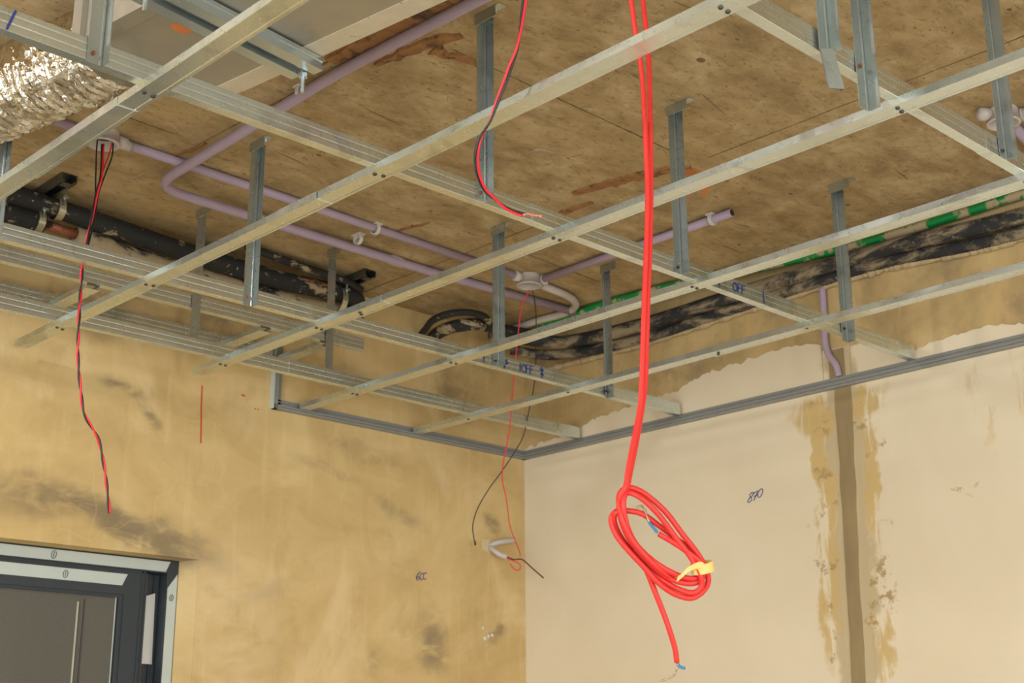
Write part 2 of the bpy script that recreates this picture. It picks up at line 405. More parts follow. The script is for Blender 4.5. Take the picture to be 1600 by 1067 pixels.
# ------------------------------------------------------------------ traced wires, cables and hoses (world coordinates, metres)
PATHS = {
    'red_a': [[1.4896, 1.3, 3.0], [1.52, 1.3, 2.794], [1.529, 1.3, 2.733], [1.537, 1.3, 2.693], [1.542, 1.3, 2.632], [1.543, 1.3, 2.553], [1.543, 1.3, 2.465], [1.536, 1.3, 2.379], [1.528, 1.3, 2.304], [1.52, 1.3, 2.221], [1.513, 1.3, 2.15], [1.507, 1.3, 2.11], [1.491, 1.3, 2.06], [1.477, 1.3, 2.015], [1.471, 1.3, 1.992], [1.4668, 1.3066, 1.9792], [1.4696, 1.3128, 1.9655], [1.4781, 1.315, 1.9414], [1.4936, 1.3117, 1.9145], [1.5167, 1.3011, 1.8875], [1.5401, 1.2872, 1.8676], [1.561, 1.2706, 1.8595], [1.5759, 1.2579, 1.8628], [1.5754, 1.2504, 1.8744], [1.566, 1.2481, 1.8874], [1.5538, 1.2549, 1.8984], [1.5376, 1.2674, 1.9124], [1.5157, 1.282, 1.9275]],
    'red_b': [[1.5333, 1.304, 3.0], [1.554, 1.304, 2.81], [1.56, 1.304, 2.755], [1.563, 1.304, 2.712], [1.562, 1.304, 2.64], [1.56, 1.304, 2.56], [1.556, 1.304, 2.471], [1.549, 1.304, 2.383], [1.541, 1.304, 2.308], [1.533, 1.304, 2.225], [1.526, 1.304, 2.153], [1.516, 1.304, 2.112], [1.502, 1.304, 2.062], [1.487, 1.304, 2.017], [1.479, 1.304, 1.993], [1.4689, 1.3034, 1.9685], [1.4754, 1.3054, 1.9428], [1.4866, 1.3027, 1.9171], [1.5049, 1.2943, 1.8959], [1.5294, 1.2815, 1.8778], [1.5541, 1.2683, 1.8669], [1.5702, 1.2587, 1.8668], [1.5773, 1.2542, 1.8749], [1.5749, 1.2537, 1.888], [1.5647, 1.2598, 1.9034], [1.5452, 1.2733, 1.9223], [1.5245, 1.2858, 1.9394], [1.5039, 1.2986, 1.9555], [1.4865, 1.3107, 1.9598], [1.4757, 1.3209, 1.9599], [1.4683, 1.3274, 1.9479], [1.4744, 1.3231, 1.9242], [1.49, 1.3123, 1.9009], [1.5094, 1.3028, 1.8797], [1.5287, 1.2934, 1.8584], [1.5504, 1.2817, 1.8439], [1.5716, 1.269, 1.8397], [1.5853, 1.2559, 1.8531], [1.5842, 1.2494, 1.8706], [1.5675, 1.251, 1.8973], [1.5442, 1.2606, 1.9271], [1.5223, 1.2715, 1.9573], [1.4972, 1.2876, 1.9825], [1.483, 1.3031, 1.9919], [1.4719, 1.3109, 1.985], [1.4675, 1.3108, 1.9679], [1.468, 1.3058, 1.945], [1.48, 1.3018, 1.9207], [1.4967, 1.2948, 1.8996], [1.5215, 1.2863, 1.8776], [1.5504, 1.2844, 1.8647]],
    'red_tail': [[1.4801, 1.3155, 1.9762], [1.4786, 1.3019, 1.984], [1.4891, 1.2849, 1.9733], [1.5108, 1.2736, 1.9511], [1.5343, 1.2642, 1.9206], [1.5532, 1.2564, 1.8965], [1.5648, 1.2494, 1.8733], [1.5727, 1.2523, 1.8558], [1.567, 1.2649, 1.846], [1.5508, 1.2853, 1.8548], [1.5297, 1.3013, 1.8716], [1.5097, 1.3143, 1.8927], [1.4902, 1.3229, 1.9164], [1.4766, 1.3265, 1.9383], [1.4692, 1.3216, 1.9526], [1.4715, 1.3125, 1.9552], [1.4878, 1.3149, 1.9336], [1.5083, 1.3157, 1.9061], [1.5216, 1.3112, 1.8802], [1.5346, 1.3066, 1.8484], [1.5475, 1.3036, 1.8198], [1.5594, 1.3016, 1.7913], [1.5684, 1.3021, 1.7701], [1.5742, 1.3045, 1.7517]],
    'bare_tail': [[1.5749, 1.304, 1.7511], [1.5757, 1.3066, 1.7432], [1.5761, 1.3127, 1.7349], [1.5722, 1.3212, 1.7306], [1.5645, 1.3303, 1.7267]],
    'blue_tail': [[1.5758, 1.3054, 1.7524], [1.5772, 1.3034, 1.7474], [1.5788, 1.2999, 1.7453], [1.5808, 1.2956, 1.744]],
    'blue_in': [[1.5156, 1.2818, 1.9281], [1.5123, 1.2853, 1.9341], [1.5087, 1.2908, 1.9427]],
    'bare_in': [[1.5087, 1.2908, 1.9427], [1.5021, 1.2929, 1.9593], [1.4949, 1.2942, 1.9657], [1.4898, 1.2977, 1.962]],
    'tape': [[1.5658, 1.2401, 1.8792], [1.5588, 1.2426, 1.8823], [1.5496, 1.2469, 1.8795], [1.5411, 1.2515, 1.8742], [1.5376, 1.2576, 1.8679], [1.5363, 1.267, 1.8623]],
    'tape_c': [1.5728, 1.2501, 1.8809],
    'w1': [[1.325, 2.705, 2.962], [1.306, 2.66, 2.864], [1.3, 2.66, 2.824], [1.291, 2.66, 2.746], [1.284, 2.66, 2.685], [1.281, 2.66, 2.654], [1.283, 2.66, 2.583], [1.285, 2.66, 2.512], [1.29, 2.66, 2.443], [1.303, 2.66, 2.375], [1.314, 2.66, 2.329], [1.339, 2.66, 2.296], [1.354, 2.66, 2.273], [1.372, 2.66, 2.215], [1.385, 2.66, 2.155], [1.392, 2.66, 2.121]],
    'w2': [[1.33, 1.2928, 3.0], [1.33, 1.352, 2.739], [1.33, 1.359, 2.703], [1.33, 1.369, 2.664], [1.33, 1.385, 2.637], [1.33, 1.395, 2.619], [1.33, 1.417, 2.584], [1.33, 1.431, 2.562], [1.33, 1.452, 2.542], [1.33, 1.461, 2.518], [1.33, 1.458, 2.485], [1.33, 1.443, 2.453], [1.33, 1.417, 2.427], [1.33, 1.39, 2.403], [1.33, 1.359, 2.385]],
    'w3r': [[2.708, 2.745, 2.955], [2.71, 2.78, 2.911], [2.727, 2.812, 2.844], [2.746, 2.843, 2.776], [2.763, 2.875, 2.687], [2.782, 2.906, 2.599], [2.798, 2.938, 2.539], [2.812, 2.969, 2.488], [2.839, 3.001, 2.448], [2.882, 3.032, 2.41], [2.922, 3.064, 2.37], [2.958, 3.095, 2.339], [3.007, 3.127, 2.308], [3.059, 3.158, 2.277], [3.095, 3.19, 2.268]],
    'w3b': [[2.722, 2.745, 2.955], [2.766, 2.78, 2.934], [2.802, 2.812, 2.9], [2.829, 2.843, 2.833], [2.86, 2.875, 2.786], [2.882, 2.906, 2.726], [2.893, 2.938, 2.664], [2.898, 2.969, 2.59], [2.893, 3.001, 2.545], [2.869, 3.032, 2.487], [2.84, 3.064, 2.428], [2.824, 3.095, 2.372], [2.834, 3.127, 2.328], [2.866, 3.158, 2.297], [2.902, 3.19, 2.283]],
    'stub_r': [[3.017, 3.17, 2.25], [3.037, 3.15, 2.238], [3.046, 3.14, 2.228], [3.041, 3.14, 2.213], [3.028, 3.15, 2.215], [3.021, 3.16, 2.233]],
    'stub_b': [[3.017, 3.17, 2.254], [3.028, 3.15, 2.245], [3.035, 3.12, 2.242], [3.005, 3.05, 2.208], [2.987, 2.98, 2.167]],
    'flexa': [[2.992, 3.225, 2.292], [3.003, 3.205, 2.301], [3.036, 3.195, 2.309], [3.08, 3.2, 2.317]],
    'flexb': [[2.992, 3.225, 2.29], [2.99, 3.2, 2.275], [3.004, 3.185, 2.261], [3.022, 3.175, 2.255]],
    'greenl': [[3.024, 3.03, 2.985], [3.03, 2.75, 2.985], [3.05, 2.48, 2.983], [3.1, 2.2, 2.978], [3.128, 1.91, 2.968], [3.13, 1.6, 2.966], [3.13, 1.4, 2.968], [3.13, 0.6, 2.968]],
    'arc1': [[2.677, 3.2, 2.915], [2.662, 3.16, 2.921], [2.641, 3.1, 2.932], [2.651, 3.04, 2.94], [2.694, 3.0, 2.946], [2.76, 3.0, 2.948], [2.824, 3.02, 2.938], [2.92, 3.04, 2.943]],
    'arc2': [[2.727, 3.2, 2.918], [2.707, 3.14, 2.92], [2.713, 3.08, 2.924], [2.765, 3.05, 2.935], [2.847, 3.05, 2.946], [2.94, 3.06, 2.95], [3.045, 3.05, 2.957]],
}

# ------------------------------------------------------------------ room shell
WL, WR, Z0, ZS = 3.222, 3.150, 0.0, 3.0          # left wall plane y, right wall plane x, floor, slab soffit
XN, YN = -3.0, -3.2                               # the two walls behind the camera
WX0, WX1, WZ0, WZ1 = 0.45, 1.949, 0.95, 2.147     # window opening
T = 0.2
mb = MB(); mb.box(XN-T, WR+T, YN-T, WL+T, -0.15, Z0); struct(mb.build('floor', M_FLOOR))
mb = MB(); mb.box(XN-T, WR+T, YN-T, WL+T, ZS, ZS+0.18); ceiling = struct(mb.build('ceiling', M_SLAB))

mb = MB()
mb.box(XN, WX0, WL, WL+T, Z0, ZS); mb.box(WX1, WR+T, WL, WL+T, Z0, ZS)
mb.box(WX0, WX1, WL, WL+T, Z0, WZ0); mb.box(WX0, WX1, WL, WL+T, WZ1, ZS)
# splayed plaster jamb at the right of the opening
mb.add([(WX1+0.001,WL+0.0005,WZ0),(WX1+0.001,WL+0.0005,WZ1),(1.926,WL+0.06,WZ1),(1.926,WL+0.06,WZ0),(WX1+0.001,WL+0.06,WZ0),(WX1+0.001,WL+0.06,WZ1)],
       [[0,1,2,3],[3,2,5,4],[1,5,2],[0,3,4]])
wall_left = struct(mb.build('wall_left', M_LWALL))
mb = MB(); mb.box(WR, WR+T, YN, WL, Z0, ZS); wall_right = struct(mb.build('wall_right', M_RRAW))

# behind the camera: unseen rear and near walls, with openings added for the fill light
mb = MB(); o0, o1, oz = -1.4, 2.0, 2.72
mb.box(XN-T, o0, YN-T, YN, Z0, ZS); mb.box(o1, WR+T, YN-T, YN, Z0, ZS); mb.box(o0, o1, YN-T, YN, oz, ZS); mb.box(o0, o1, YN-T, YN, Z0, 0.18)
struct(mb.build('wall_rear', M_OTHER))
mb = MB(); o0, o1 = -1.3, 1.7
mb.box(XN-T, XN, YN, o0, Z0, ZS); mb.box(XN-T, XN, o1, WL, Z0, ZS); mb.box(XN-T, XN, o0, o1, oz, ZS); mb.box(XN-T, XN, o0, o1, Z0, 0.18)
struct(mb.build('wall_near', M_OTHER))

# ---- beige skim coat on the right wall: a thin sheet with a ragged upper edge and a gap at the open chase
def ragged(pts, step, amp, seed):
    out = []
    for i in range(len(pts)-1):
        (a, b), (c, d) = pts[i], pts[i+1]; n = max(1, int(math.hypot(c-a, d-b)/step))
        for k in range(n):
            t = k/n; q = a+(c-a)*t
            out.append((q, b+(d-b)*t + amp*(noise.noise(Vector((q*38, seed, 0.2))) + 0.7*noise.noise(Vector((q*110, seed, 3.2))))))
    out.append(pts[-1]); return out

def wall_sheet(name, top, z_low, t, mat, parent, n_low=None):
    """sheet against the right wall; top = [(y, z)], going down to z_low (number or list)"""
    vs, fs = [], []; n = len(top)
    for i, (y, z) in enumerate(top):
        zl = z_low if not isinstance(z_low, list) else z_low[i]
        vs += [(WR-t, y, z), (WR-t, y, zl), (WR+0.001, y, z+0.001), (WR+0.001, y, zl)]
    for i in range(n-1):
        a, b = 4*i, 4*i+4
        fs += [[a, b, b+1, a+1], [a, a+2, b+2, b], [a+1, b+1, b+3, a+3]]
    fs += [[0, 1, 3, 2], [4*n-4, 4*n-2, 4*n-1, 4*n-3]]
    return mesh_obj(name, vs, fs, mat, parent)
topA = ragged([(WL, 2.628), (2.973, 2.650), (2.903, 2.671), (2.72, 2.684), (2.563, 2.697), (2.488, 2.722), (2.30, 2.735), (2.145, 2.742), (2.055, 2.722)], 0.009, 0.011, 1.0)
topB = ragged([(1.965, 2.70), (1.90, 2.70), (1.84, 2.69), (1.80, 2.662), (1.773, 2.649), (1.74, 2.655), (1.64, 2.658), (1.566, 2.664), (1.52, 2.652), (1.475, 2.645), (1.2, 2.66), (0.6, 2.67), (-0.4, 2.66), (YN, 2.66)], 0.010, 0.008, 2.0)
wall_sheet('skim_coat', topA, 0.0, 0.0025, M_SKIM, wall_right)
wall_sheet('skim_coat', topB, 0.0, 0.0025, M_SKIM, wall_right)
# mortar filled chase between the two sheets, slightly sunk, with an open slot above the trim
mid = [(2.056, 2.60), (2.03, 2.60), (2.0, 2.60), (1.964, 2.60)]
wall_sheet('chase_fill', [(2.056, 2.598), (1.964, 2.598)], 0.0, 0.0015, M_SKIM, wall_right)
vs, fs = [], []; zz = [2.596 - i*0.03 for i in range(87)]
for i, z in enumerate(zz):
    c = 1.996 + 0.022*(2.6-z)/0.78 + 0.004*noise.noise(Vector((z*6, 1, 1))); w = 0.026 - 0.006*min(1, (2.6-z)/0.5) + 0.003*noise.noise(Vector((z*14, 4, 1)))
    vs += [(WR-0.0032, c+w, z), (WR-0.0032, c-w, z), (WR, c+w+0.001, z), (WR, c-w-0.001, z)]
for i in range(len(zz)-1):
    a, b = 4*i, 4*i+4; fs += [[a, a+1, b+1, b], [a, b, b+2, a+2], [a+1, a+3, b+3, b+1]]
mesh_obj('chase_fill', vs, fs, M_FILL, wall_right)
mb = MB(); mb.box(WR-0.0012, WR+0.0005, 1.967, 2.053, 2.60, 2.705); mb.build('open_chase', M_SKIM, wall_right)
mb = MB(); mb.box(WR-0.002, WR+0.0005, 1.985, 2.035, 2.60, 2.70); mb.build('open_chase', M_FILL, wall_right)

# ------------------------------------------------------------------ marks drawn on surfaces
def stroke(mb, pts, w, nrm, off):
    """flat pen line: a thin ribbon lying on a surface with normal nrm"""
    P = [Vector(p) for p in pts]; nrm = Vector(nrm); vs = []
    for i in range(len(P)):
        t = (P[min(i+1, len(P)-1)] - P[max(i-1, 0)]).normalized(); s = t.cross(nrm).normalized()*w*0.5
        vs += [P[i]+s+nrm*off, P[i]-s+nrm*off, P[i]+s+nrm*(off-0.0006), P[i]-s+nrm*(off-0.0006)]
    n = len(P); fs = []
    for i in range(n-1):
        a, b = 4*i, 4*i+4; fs += [[a, a+1, b+1, b], [a+2, b+2, b+3, a+3], [a, b, b+2, a+2], [a+1, a+3, b+3, b+1]]
    fs += [[0, 2, 3, 1], [4*n-4, 4*n-3, 4*n-1, 4*n-2]]
    mb.add(vs, fs)

def arc(cx, cy, rx, ry, a0=0, a1=360, n=14):
    return [(cx+rx*math.cos(math.radians(a0+(a1-a0)*i/n)), cy+ry*math.sin(math.radians(a0+(a1-a0)*i/n))) for i in range(n+1)]

GLYPH = {
    '8': [[(0.75,0.85),(0.5,1.0),(0.2,0.85),(0.3,0.6),(0.6,0.4),(0.65,0.15),(0.35,0.0),(0.1,0.15),(0.25,0.42),(0.6,0.62),(0.75,0.85)]],
    '7': [[(0.05,0.8),(0.3,0.85),(0.62,0.95),(0.5,0.5),(0.35,0.0)], [(0.2,0.45),(0.7,0.5)]],
    '0': [arc(0.4,0.55,0.3,0.42)], 'O': [arc(0.4,0.5,0.35,0.45)],
    'F': [[(0.15,0.0),(0.22,1.0),(0.75,0.98)], [(0.2,0.55),(0.62,0.55)]],
    '6': [[(0.6,1.0),(0.25,0.7),(0.1,0.3),(0.3,0.02),(0.6,0.2),(0.45,0.45),(0.15,0.3)]],
    'c': [arc(0.45,0.4,0.3,0.38,50,310)], '1': [[(0.4,0.0),(0.45,1.0)]],
    'X': [[(0.1,0.9),(0.7,0.1)], [(0.7,0.95),(0.1,0.15)], [(0.4,1.25),(0.38,-0.25)]],
    '>': [[(0.0,0.5),(0.9,0.55)], [(0.3,0.9),(0.0,0.5),(0.35,0.15)]],
    'v': [[(0.35,1.1),(0.35,0.0)], [(0.1,0.35),(0.35,0.0),(0.6,0.35)]],
    '@': [arc(0.4,0.5,0.36,0.55), [(0.38,0.15),(0.42,0.85)]],
    '|': [[(0.3,-0.1),(0.32,1.1)]],
    '%': [[(0.0,0.8),(0.6,0.9),(0.15,0.35),(0.7,0.45),(0.2,0.0)], [(0.3,1.1),(0.35,-0.3)], [(0.75,0.9),(0.6,0.3),(1.0,0.6)]],
}
def write(name, text, org, ux, uz, h, w, nrm, off, mat, parent, pitch=0.75):
    mb = MB(); org, ux, uz = Vector(org), Vector(ux), Vector(uz)
    for i, ch in enumerate(text):
        for st in GLYPH.get(ch, []):
            stroke(mb, [org + ux*((i*pitch + p)*h) + uz*(q*h) for p, q in st], w, nrm, off)
    return mb.build(name, mat, parent)
NL, NR = (0, -1, 0), (-1, 0, 0)
# right wall "870" (y runs to the right backwards, so the text runs along -y)
write('handwriting', '870', (WR, 2.335, 2.322), (0, -1, 0.18), (0, -0.35, 1), 0.027, 0.0024, NR, 0.0035, M_INK, wall_right, 0.62)
write('handwriting', '6cc', (2.688, WL, 2.156), (1, 0, 0.2), (0.15, 0, 1), 0.026, 0.0024, NL, 0.001, M_INK, wall_left, 0.5)
mb = MB(); stroke(mb, [(1.9262, WL, 2.617), (1.9275, WL, 2.56), (1.931, WL, 2.50), (1.933, WL, 2.458)], 0.004, NL, 0.001); mb.build('marker_line', M_REDINK, wall_left)
for (x, z, l) in ((2.052, 2.614, 0.012), (2.098, 2.583, 0.003), (2.108, 2.583, 0.003)):
    mb = MB(); stroke(mb, [(x, WL, z), (x+l, WL, z-0.002)], 0.0045, NL, 0.001); mb.build('marker_tick', M_REDINK, wall_left)

# ------------------------------------------------------------------ soffit: formwork seams, timber left in the concrete, scars
def soffit_strip(name, pts, widths, t, mat, seed, jag=0.3, step=0.012):
    """ragged strip stuck to the slab; pts [(x, y)] centre line, widths per point"""
    P = [Vector((x, y, 0)) for x, y in pts]; vs = []; n = 0
    for i in range(len(P)-1):
        L = (P[i+1]-P[i]).length; k = max(1, int(L/step))
        for j in range(k + (1 if i == len(P)-2 else 0)):
            u = j/k; c = P[i].lerp(P[i+1], u); w = widths[i]*(1-u)+widths[i+1]*u
            s = (P[i+1]-P[i]).normalized().cross(Vector((0, 0, 1)))
            a = 0.5*w*(1+jag*noise.noise(Vector((n*0.55, seed, 0.1)))*2); b = 0.5*w*(1+jag*noise.noise(Vector((n*0.6, seed, 9.1)))*2)
            h = t*(0.6+0.6*abs(noise.noise(Vector((n*0.4, seed, 4.0)))))
            vs += [tuple(c+s*a+Vector((0,0,ZS+0.001))), tuple(c+s*a*0.8+Vector((0,0,ZS-h))), tuple(c-s*b*0.8+Vector((0,0,ZS-h*0.8))), tuple(c-s*b+Vector((0,0,ZS+0.001)))]; n += 1
    fs = []
    for i in range(n-1):
        for k in range(3): fs.append([4*i+k, 4*i+k+1, 4*i+k+5, 4*i+k+4])
    fs += [[0,3,2,1], [4*n-4,4*n-3,4*n-2,4*n-1]]
    return mesh_obj(name, vs, fs, mat, ceiling)
R_ = random.uniform
def seam(p, q, w, seed, mat=M_SEAM):
    n = max(3, int(math.hypot(q[0]-p[0], q[1]-p[1])/0.12))
    pts = [(p[0]+(q[0]-p[0])*i/n + 0.004*noise.noise(Vector((i*0.8, seed, 0))), p[1]+(q[1]-p[1])*i/n + 0.004*noise.noise(Vector((i*0.8, seed, 5)))) for i in range(n+1)]
    return soffit_strip('formwork_seam', pts, [w*R_(0.1, 1.0) for _ in pts], 0.0018, mat, seed, 0.9, 0.008)
seam((1.66, 1.895), (2.37, 1.905), 0.007, 1, M_DARKSEAM)
seam((2.445, 1.87), (2.455, 0.9), 0.006, 2, M_DARKSEAM)
seam((2.50, 1.80), (2.62, 1.0), 0.006, 3)
seam((2.44, 1.96), (2.30, 1.90), 0.012, 4)
seam((1.535, 2.25), (1.525, 2.65), 0.006, 5, M_DARKSEAM)
seam((2.45, 2.36), (2.44, 3.2), 0.007, 6, M_DARKSEAM)
seam((1.56, 2.62), (1.50, 2.95), 0.014, 7, M_SEAM)
seam((1.53, 1.70), (1.50, 2.2), 0.01, 8, M_DARKSEAM)
seam((0.9, 2.6), (1.45, 2.62), 0.006, 10, M_DARKSEAM)
seam((1.74, 2.99), (2.02, 2.99), 0.007, 11)
seam((2.5, 2.62), (2.9, 2.64), 0.005, 12, M_DARKSEAM)
for k in range(16):
    x, y = R_(1.6, 3.0), R_(1.1, 2.7); a = R_(-0.3, 0.3); l = R_(0.03, 0.12)
    soffit_strip('concrete_scratch', [(x, y), (x+l*math.cos(a)*0.5, y+l*math.sin(a)*0.5), (x+l*math.cos(a), y+l*math.sin(a))], [0.001, R_(0.002, 0.005), 0.001], 0.0008, M_DARKSEAM, 40+k, 0.5)
# timber strips left in the slab
soffit_strip('timber_remnant', [(2.438, 2.40), (2.432, 2.33), (2.44, 2.24)], [0.006, 0.03, 0.014], 0.008, M_WOOD, 21, 0.5)
soffit_strip('timber_remnant', [(2.365, 2.235), (2.385, 2.12), (2.42, 2.0), (2.455, 1.93)], [0.026, 0.045, 0.048, 0.02], 0.007, M_WOOD, 22, 0.35)
soffit_strip('timber_remnant', [(1.505, 2.10), (1.515, 1.95), (1.52, 1.80), (1.53, 1.66)], [0.03, 0.055, 0.06, 0.05], 0.01, M_WOOD, 23, 0.25)
soffit_strip('timber_remnant', [(1.585, 2.05), (1.595, 1.97), (1.61, 1.89), (1.635, 1.84)], [0.012, 0.035, 0.04, 0.02], 0.008, M_WOOD, 24, 0.5)
soffit_strip('timber_remnant', [(1.63, 1.925), (1.70, 1.905), (1.78, 1.905)], [0.04, 0.02, 0.004], 0.008, M_WOOD, 25, 0.6)
soffit_strip('timber_remnant', [(1.512, 2.72), (1.53, 2.66), (1.53, 2.61)], [0.006, 0.02, 0.01], 0.005, M_WOOD, 26, 0.5)
soffit_strip('timber_remnant', [(2.20, 2.73), (2.21, 2.68), (2.225, 2.63)], [0.006, 0.018, 0.004], 0.006, M_WOOD, 27, 0.6)
# two curls of orange timber hanging from the slab by the wide strip
mb = MB(); vs = []
for i in range(7):
    t = i/6; vs += [(2.51+0.012*t, 1.965-0.012*t-0.02*(1-t), ZS-0.055*t), (2.53-0.004*t, 1.925+0.02*t-0.02*(1-t), ZS-0.05*t+0.004*math.sin(t*5)), (2.51+0.012*t+0.002, 1.967-0.012*t-0.02*(1-t), ZS-0.055*t)]
fs = [[3*i, 3*i+1, 3*i+4, 3*i+3] for i in range(6)] + [[3*i+1, 3*i+2, 3*i+5, 3*i+4] for i in range(6)] + [[3*i+2, 3*i, 3*i+3, 3*i+5] for i in range(6)]
mesh_obj('timber_splinter', vs, fs, M_ORANGE, ceiling)
soffit_strip('timber_splinter', [(2.47, 1.985), (2.49, 1.95), (2.515, 1.925)], [0.012, 0.05, 0.012], 0.006, M_ORANGE, 31, 0.4)
soffit_strip('timber_splinter', [(2.20, 2.10), (2.215, 2.06)], [0.001, 0.001], 0.001, M_DARKSEAM, 33, 0.2)
# filled hole scars: ragged discs
def scar(x, y, rx, ry, seed, mat=M_SEAM, t=0.003):
    vs = [(x, y, ZS-t*0.4)]; n = 22
    for ring, (f, h) in enumerate(((0.85, t), (1.0, -0.001))):
        for k in range(n):
            a = 2*math.pi*k/n; j = 1+0.18*noise.noise(Vector((math.cos(a)*1.6, math.sin(a)*1.6, seed)))
            vs.append((x+rx*f*j*math.cos(a), y+ry*f*j*math.sin(a), ZS-h))
    fs = [[0, 1+k, 1+(k+1) % n] for k in range(n)] + [[1+k, 1+n+k, 1+n+(k+1) % n, 1+(k+1) % n] for k in range(n)]
    mesh_obj('patched_hole', vs, fs, mat, ceiling)
scar(2.142, 2.122, 0.034, 0.022, 3); scar(2.06, 1.58, 0.012, 0.008, 5, M_DARKSEAM, 0.0015); scar(2.36, 1.50, 0.03, 0.01, 6, M_SEAM, 0.002)
for k in range(26):
    scar(R_(1.55, 3.0), R_(1.0, 2.8), R_(0.003, 0.008), R_(0.0025, 0.005), 50+k, M_DARKSEAM if k % 3 else M_MORTAR, 0.0012)

# ------------------------------------------------------------------ window with insect screen
def win_box(mb, x0, x1, z0, z1, y0, y1): mb.box(x0, x1, y0, y1, z0, z1)
win = struct(empty('window_1', (1.2, WL+0.1, WZ0)))
FX0, FX1, FZ0, FZ1 = WX0+0.01, 1.926, WZ0+0.005, 2.1455
y0, y1 = 3.281, 3.36
mb = MB()   # outer frame
mb.box(FX0, FX1, y0, y1, 2.112, FZ1); mb.box(FX0, FX1, y0, y1, FZ0, FZ0+0.033)
mb.box(1.893, FX1, y0, y1, FZ0+0.033, 2.112); mb.box(FX0, FX0+0.033, y0, y1, FZ0+0.033, 2.112)
put(mb.build('outer_frame', M_ALU), win)
for nm, box in (('protective_film', (FX0+0.03, 1.900, 2.1155, 2.1425)), ('protective_film', (1.8965, 1.9235, FZ0+0.03, 2.104))):
    mb = MB(); x0, x1, z0, z1 = box
    v = [(x0, y0-0.001, z0), (x1-(0.012 if x1-x0 > 0.1 else 0), y0-0.001, z0), (x1, y0-0.001, z1-(0.012 if x1-x0 < 0.1 else 0)), (x0, y0-0.001, z1)]
    if x1-x0 < 0.1: v[3] = (x0, y0-0.001, z1-0.03); v[2] = (x1, y0-0.001, z1+0.008)
    mb.add(v + [(a, y0, c) for a, b, c in v], [[0,1,2,3],[0,4,5,1],[1,5,6,2],[2,6,7,3],[3,7,4,0]])
    put(mb.build(nm, M_FILM), win)
# near sliding sash holding the insect screen
SX1 = 1.838
mb = MB(); ya, yb = 3.286, 3.312
mb.box(FX0+0.03, SX1, ya, yb, 2.048, 2.1115)                      # top rail
mb.box(1.776, SX1, ya, yb, 1.02, 2.048); mb.box(FX0+0.03, FX0+0.09, ya, yb, 1.02, 2.048); mb.box(FX0+0.09, 1.776, ya, yb, 1.02, 1.08)
mb.box(1.822, 1.826, ya-0.003, ya, 1.02, 2.1115); mb.box(1.8335, SX1, ya-0.003, ya, 1.02, 2.1115); mb.box(FX0+0.03, SX1, ya-0.003, ya, 2.107, 2.1115)  # raised beads
mb.box(1.764, 1.776, ya+0.004, yb, 1.08, 2.048); mb.box(FX0+0.09, 1.764, ya+0.004, yb, 2.040, 2.048)
sash = put(mb.build('screen_sash', M_ALU), win)
mb = MB(); mb.box(FX0+0.09, 1.766, ya+0.012, ya+0.014, 1.08, 2.042); mb.build('insect_screen', M_SCREEN, sash)
mb = MB(); mb.add([(FX0+0.03, ya-0.001, 2.0705), (1.768, ya-0.001, 2.0705), (1.782, ya-0.001, 2.1), (FX0+0.03, ya-0.001, 2.1015), (FX0+0.03, ya, 2.0705), (1.768, ya, 2.0705), (1.782, ya, 2.1), (FX0+0.03, ya, 2.1015)], [[0,1,2,3],[0,4,5,1],[1,5,6,2],[2,6,7,3],[3,7,4,0]]); mb.build('protective_film', M_FILM, sash)
mb = MB(); mb.box(1.655, 1.6585, ya+0.008, ya+0.0115, 1.08, 2.022); mb.build('screen_line', M_STRIPE, sash)  # thin pale upright line down the screen
mb = MB(); mb.box(1.673, 1.6745, ya+0.0095, ya+0.0115, 1.08, 2.03); mb.build('screen_line', M_ALU, sash)
mb = MB(); mb.box(1.7585, 1.7605, ya+0.009, ya+0.0115, 1.08, 2.042); mb.build('rubber_gasket', M_FILM, sash)
# rear glazed sash
mb = MB(); yc, yd = 3.318, 3.344
mb.box(FX0+0.033, 1.892, yc, yd, 2.06, 2.111); mb.box(1.840, 1.892, yc, yd, 1.02, 2.06); mb.box(1.20, 1.25, yc, yd, 1.02, 2.06); mb.box(1.25, 1.84, yc, yd, 1.02, 1.08)
mb.box(1.874, 1.878, yc-0.004, yc, 1.02, 2.111)
sash2 = put(mb.build('glazed_sash', M_ALU), win)
mb = MB(); mb.box(1.24, 1.85, yc+0.012, yc+0.016, 1.07, 2.07); mb.build('glass_pane', M_GLASS, sash2)
# white backing paper peeling off the rear sash stile
vs, fs = [], []
for i in range(9):
    t = i/8; z = 2.062 - 0.182*t
    for k in range(4):
        u = k/3; vs.append((1.8385 + 0.041*u + 0.004*t, yc-0.006-0.008*math.sin(u*math.pi)*(0.5+0.5*t), z - 0.014*(1-u)*(1-t) - 0.0))
for i in range(8):
    for k in range(3): a = i*4+k; fs.append([a, a+1, a+5, a+4])
n = len(vs); vs += [(x, y+0.001, z) for x, y, z in vs]; fs += [[q+n for q in reversed(f)] for f in fs]
mesh_obj('backing_paper', vs, fs, M_PAPER, sash2, True)
mb = MB(); mb.box(1.842, 1.858, yc-0.006, yc, 1.79, 1.872); mb.box(1.846, 1.854, yc-0.009, yc-0.005, 1.80, 1.862); mb.build('latch', M_SCREW, sash2)
mb = MB(); mb.box(1.847, 1.853, yc-0.0095, yc-0.0085, 1.826, 1.838); mb.build('latch_mark', plain('teal_mark', (0.02, 0.28, 0.25), 0.4), sash2)
for x, z, h in ((1.566, 2.1205, 0.018), (1.604, 2.077, 0.017), (1.902, 2.042, 0.015)):
    put(write('pen_mark', '@', (x, 3.281 if z > 2.11 or x > 1.85 else ya, z), (1, 0, 0), (0.1, 0, 1), h, 0.0015, NL, 0.0018, M_BLACKINK, None), win)
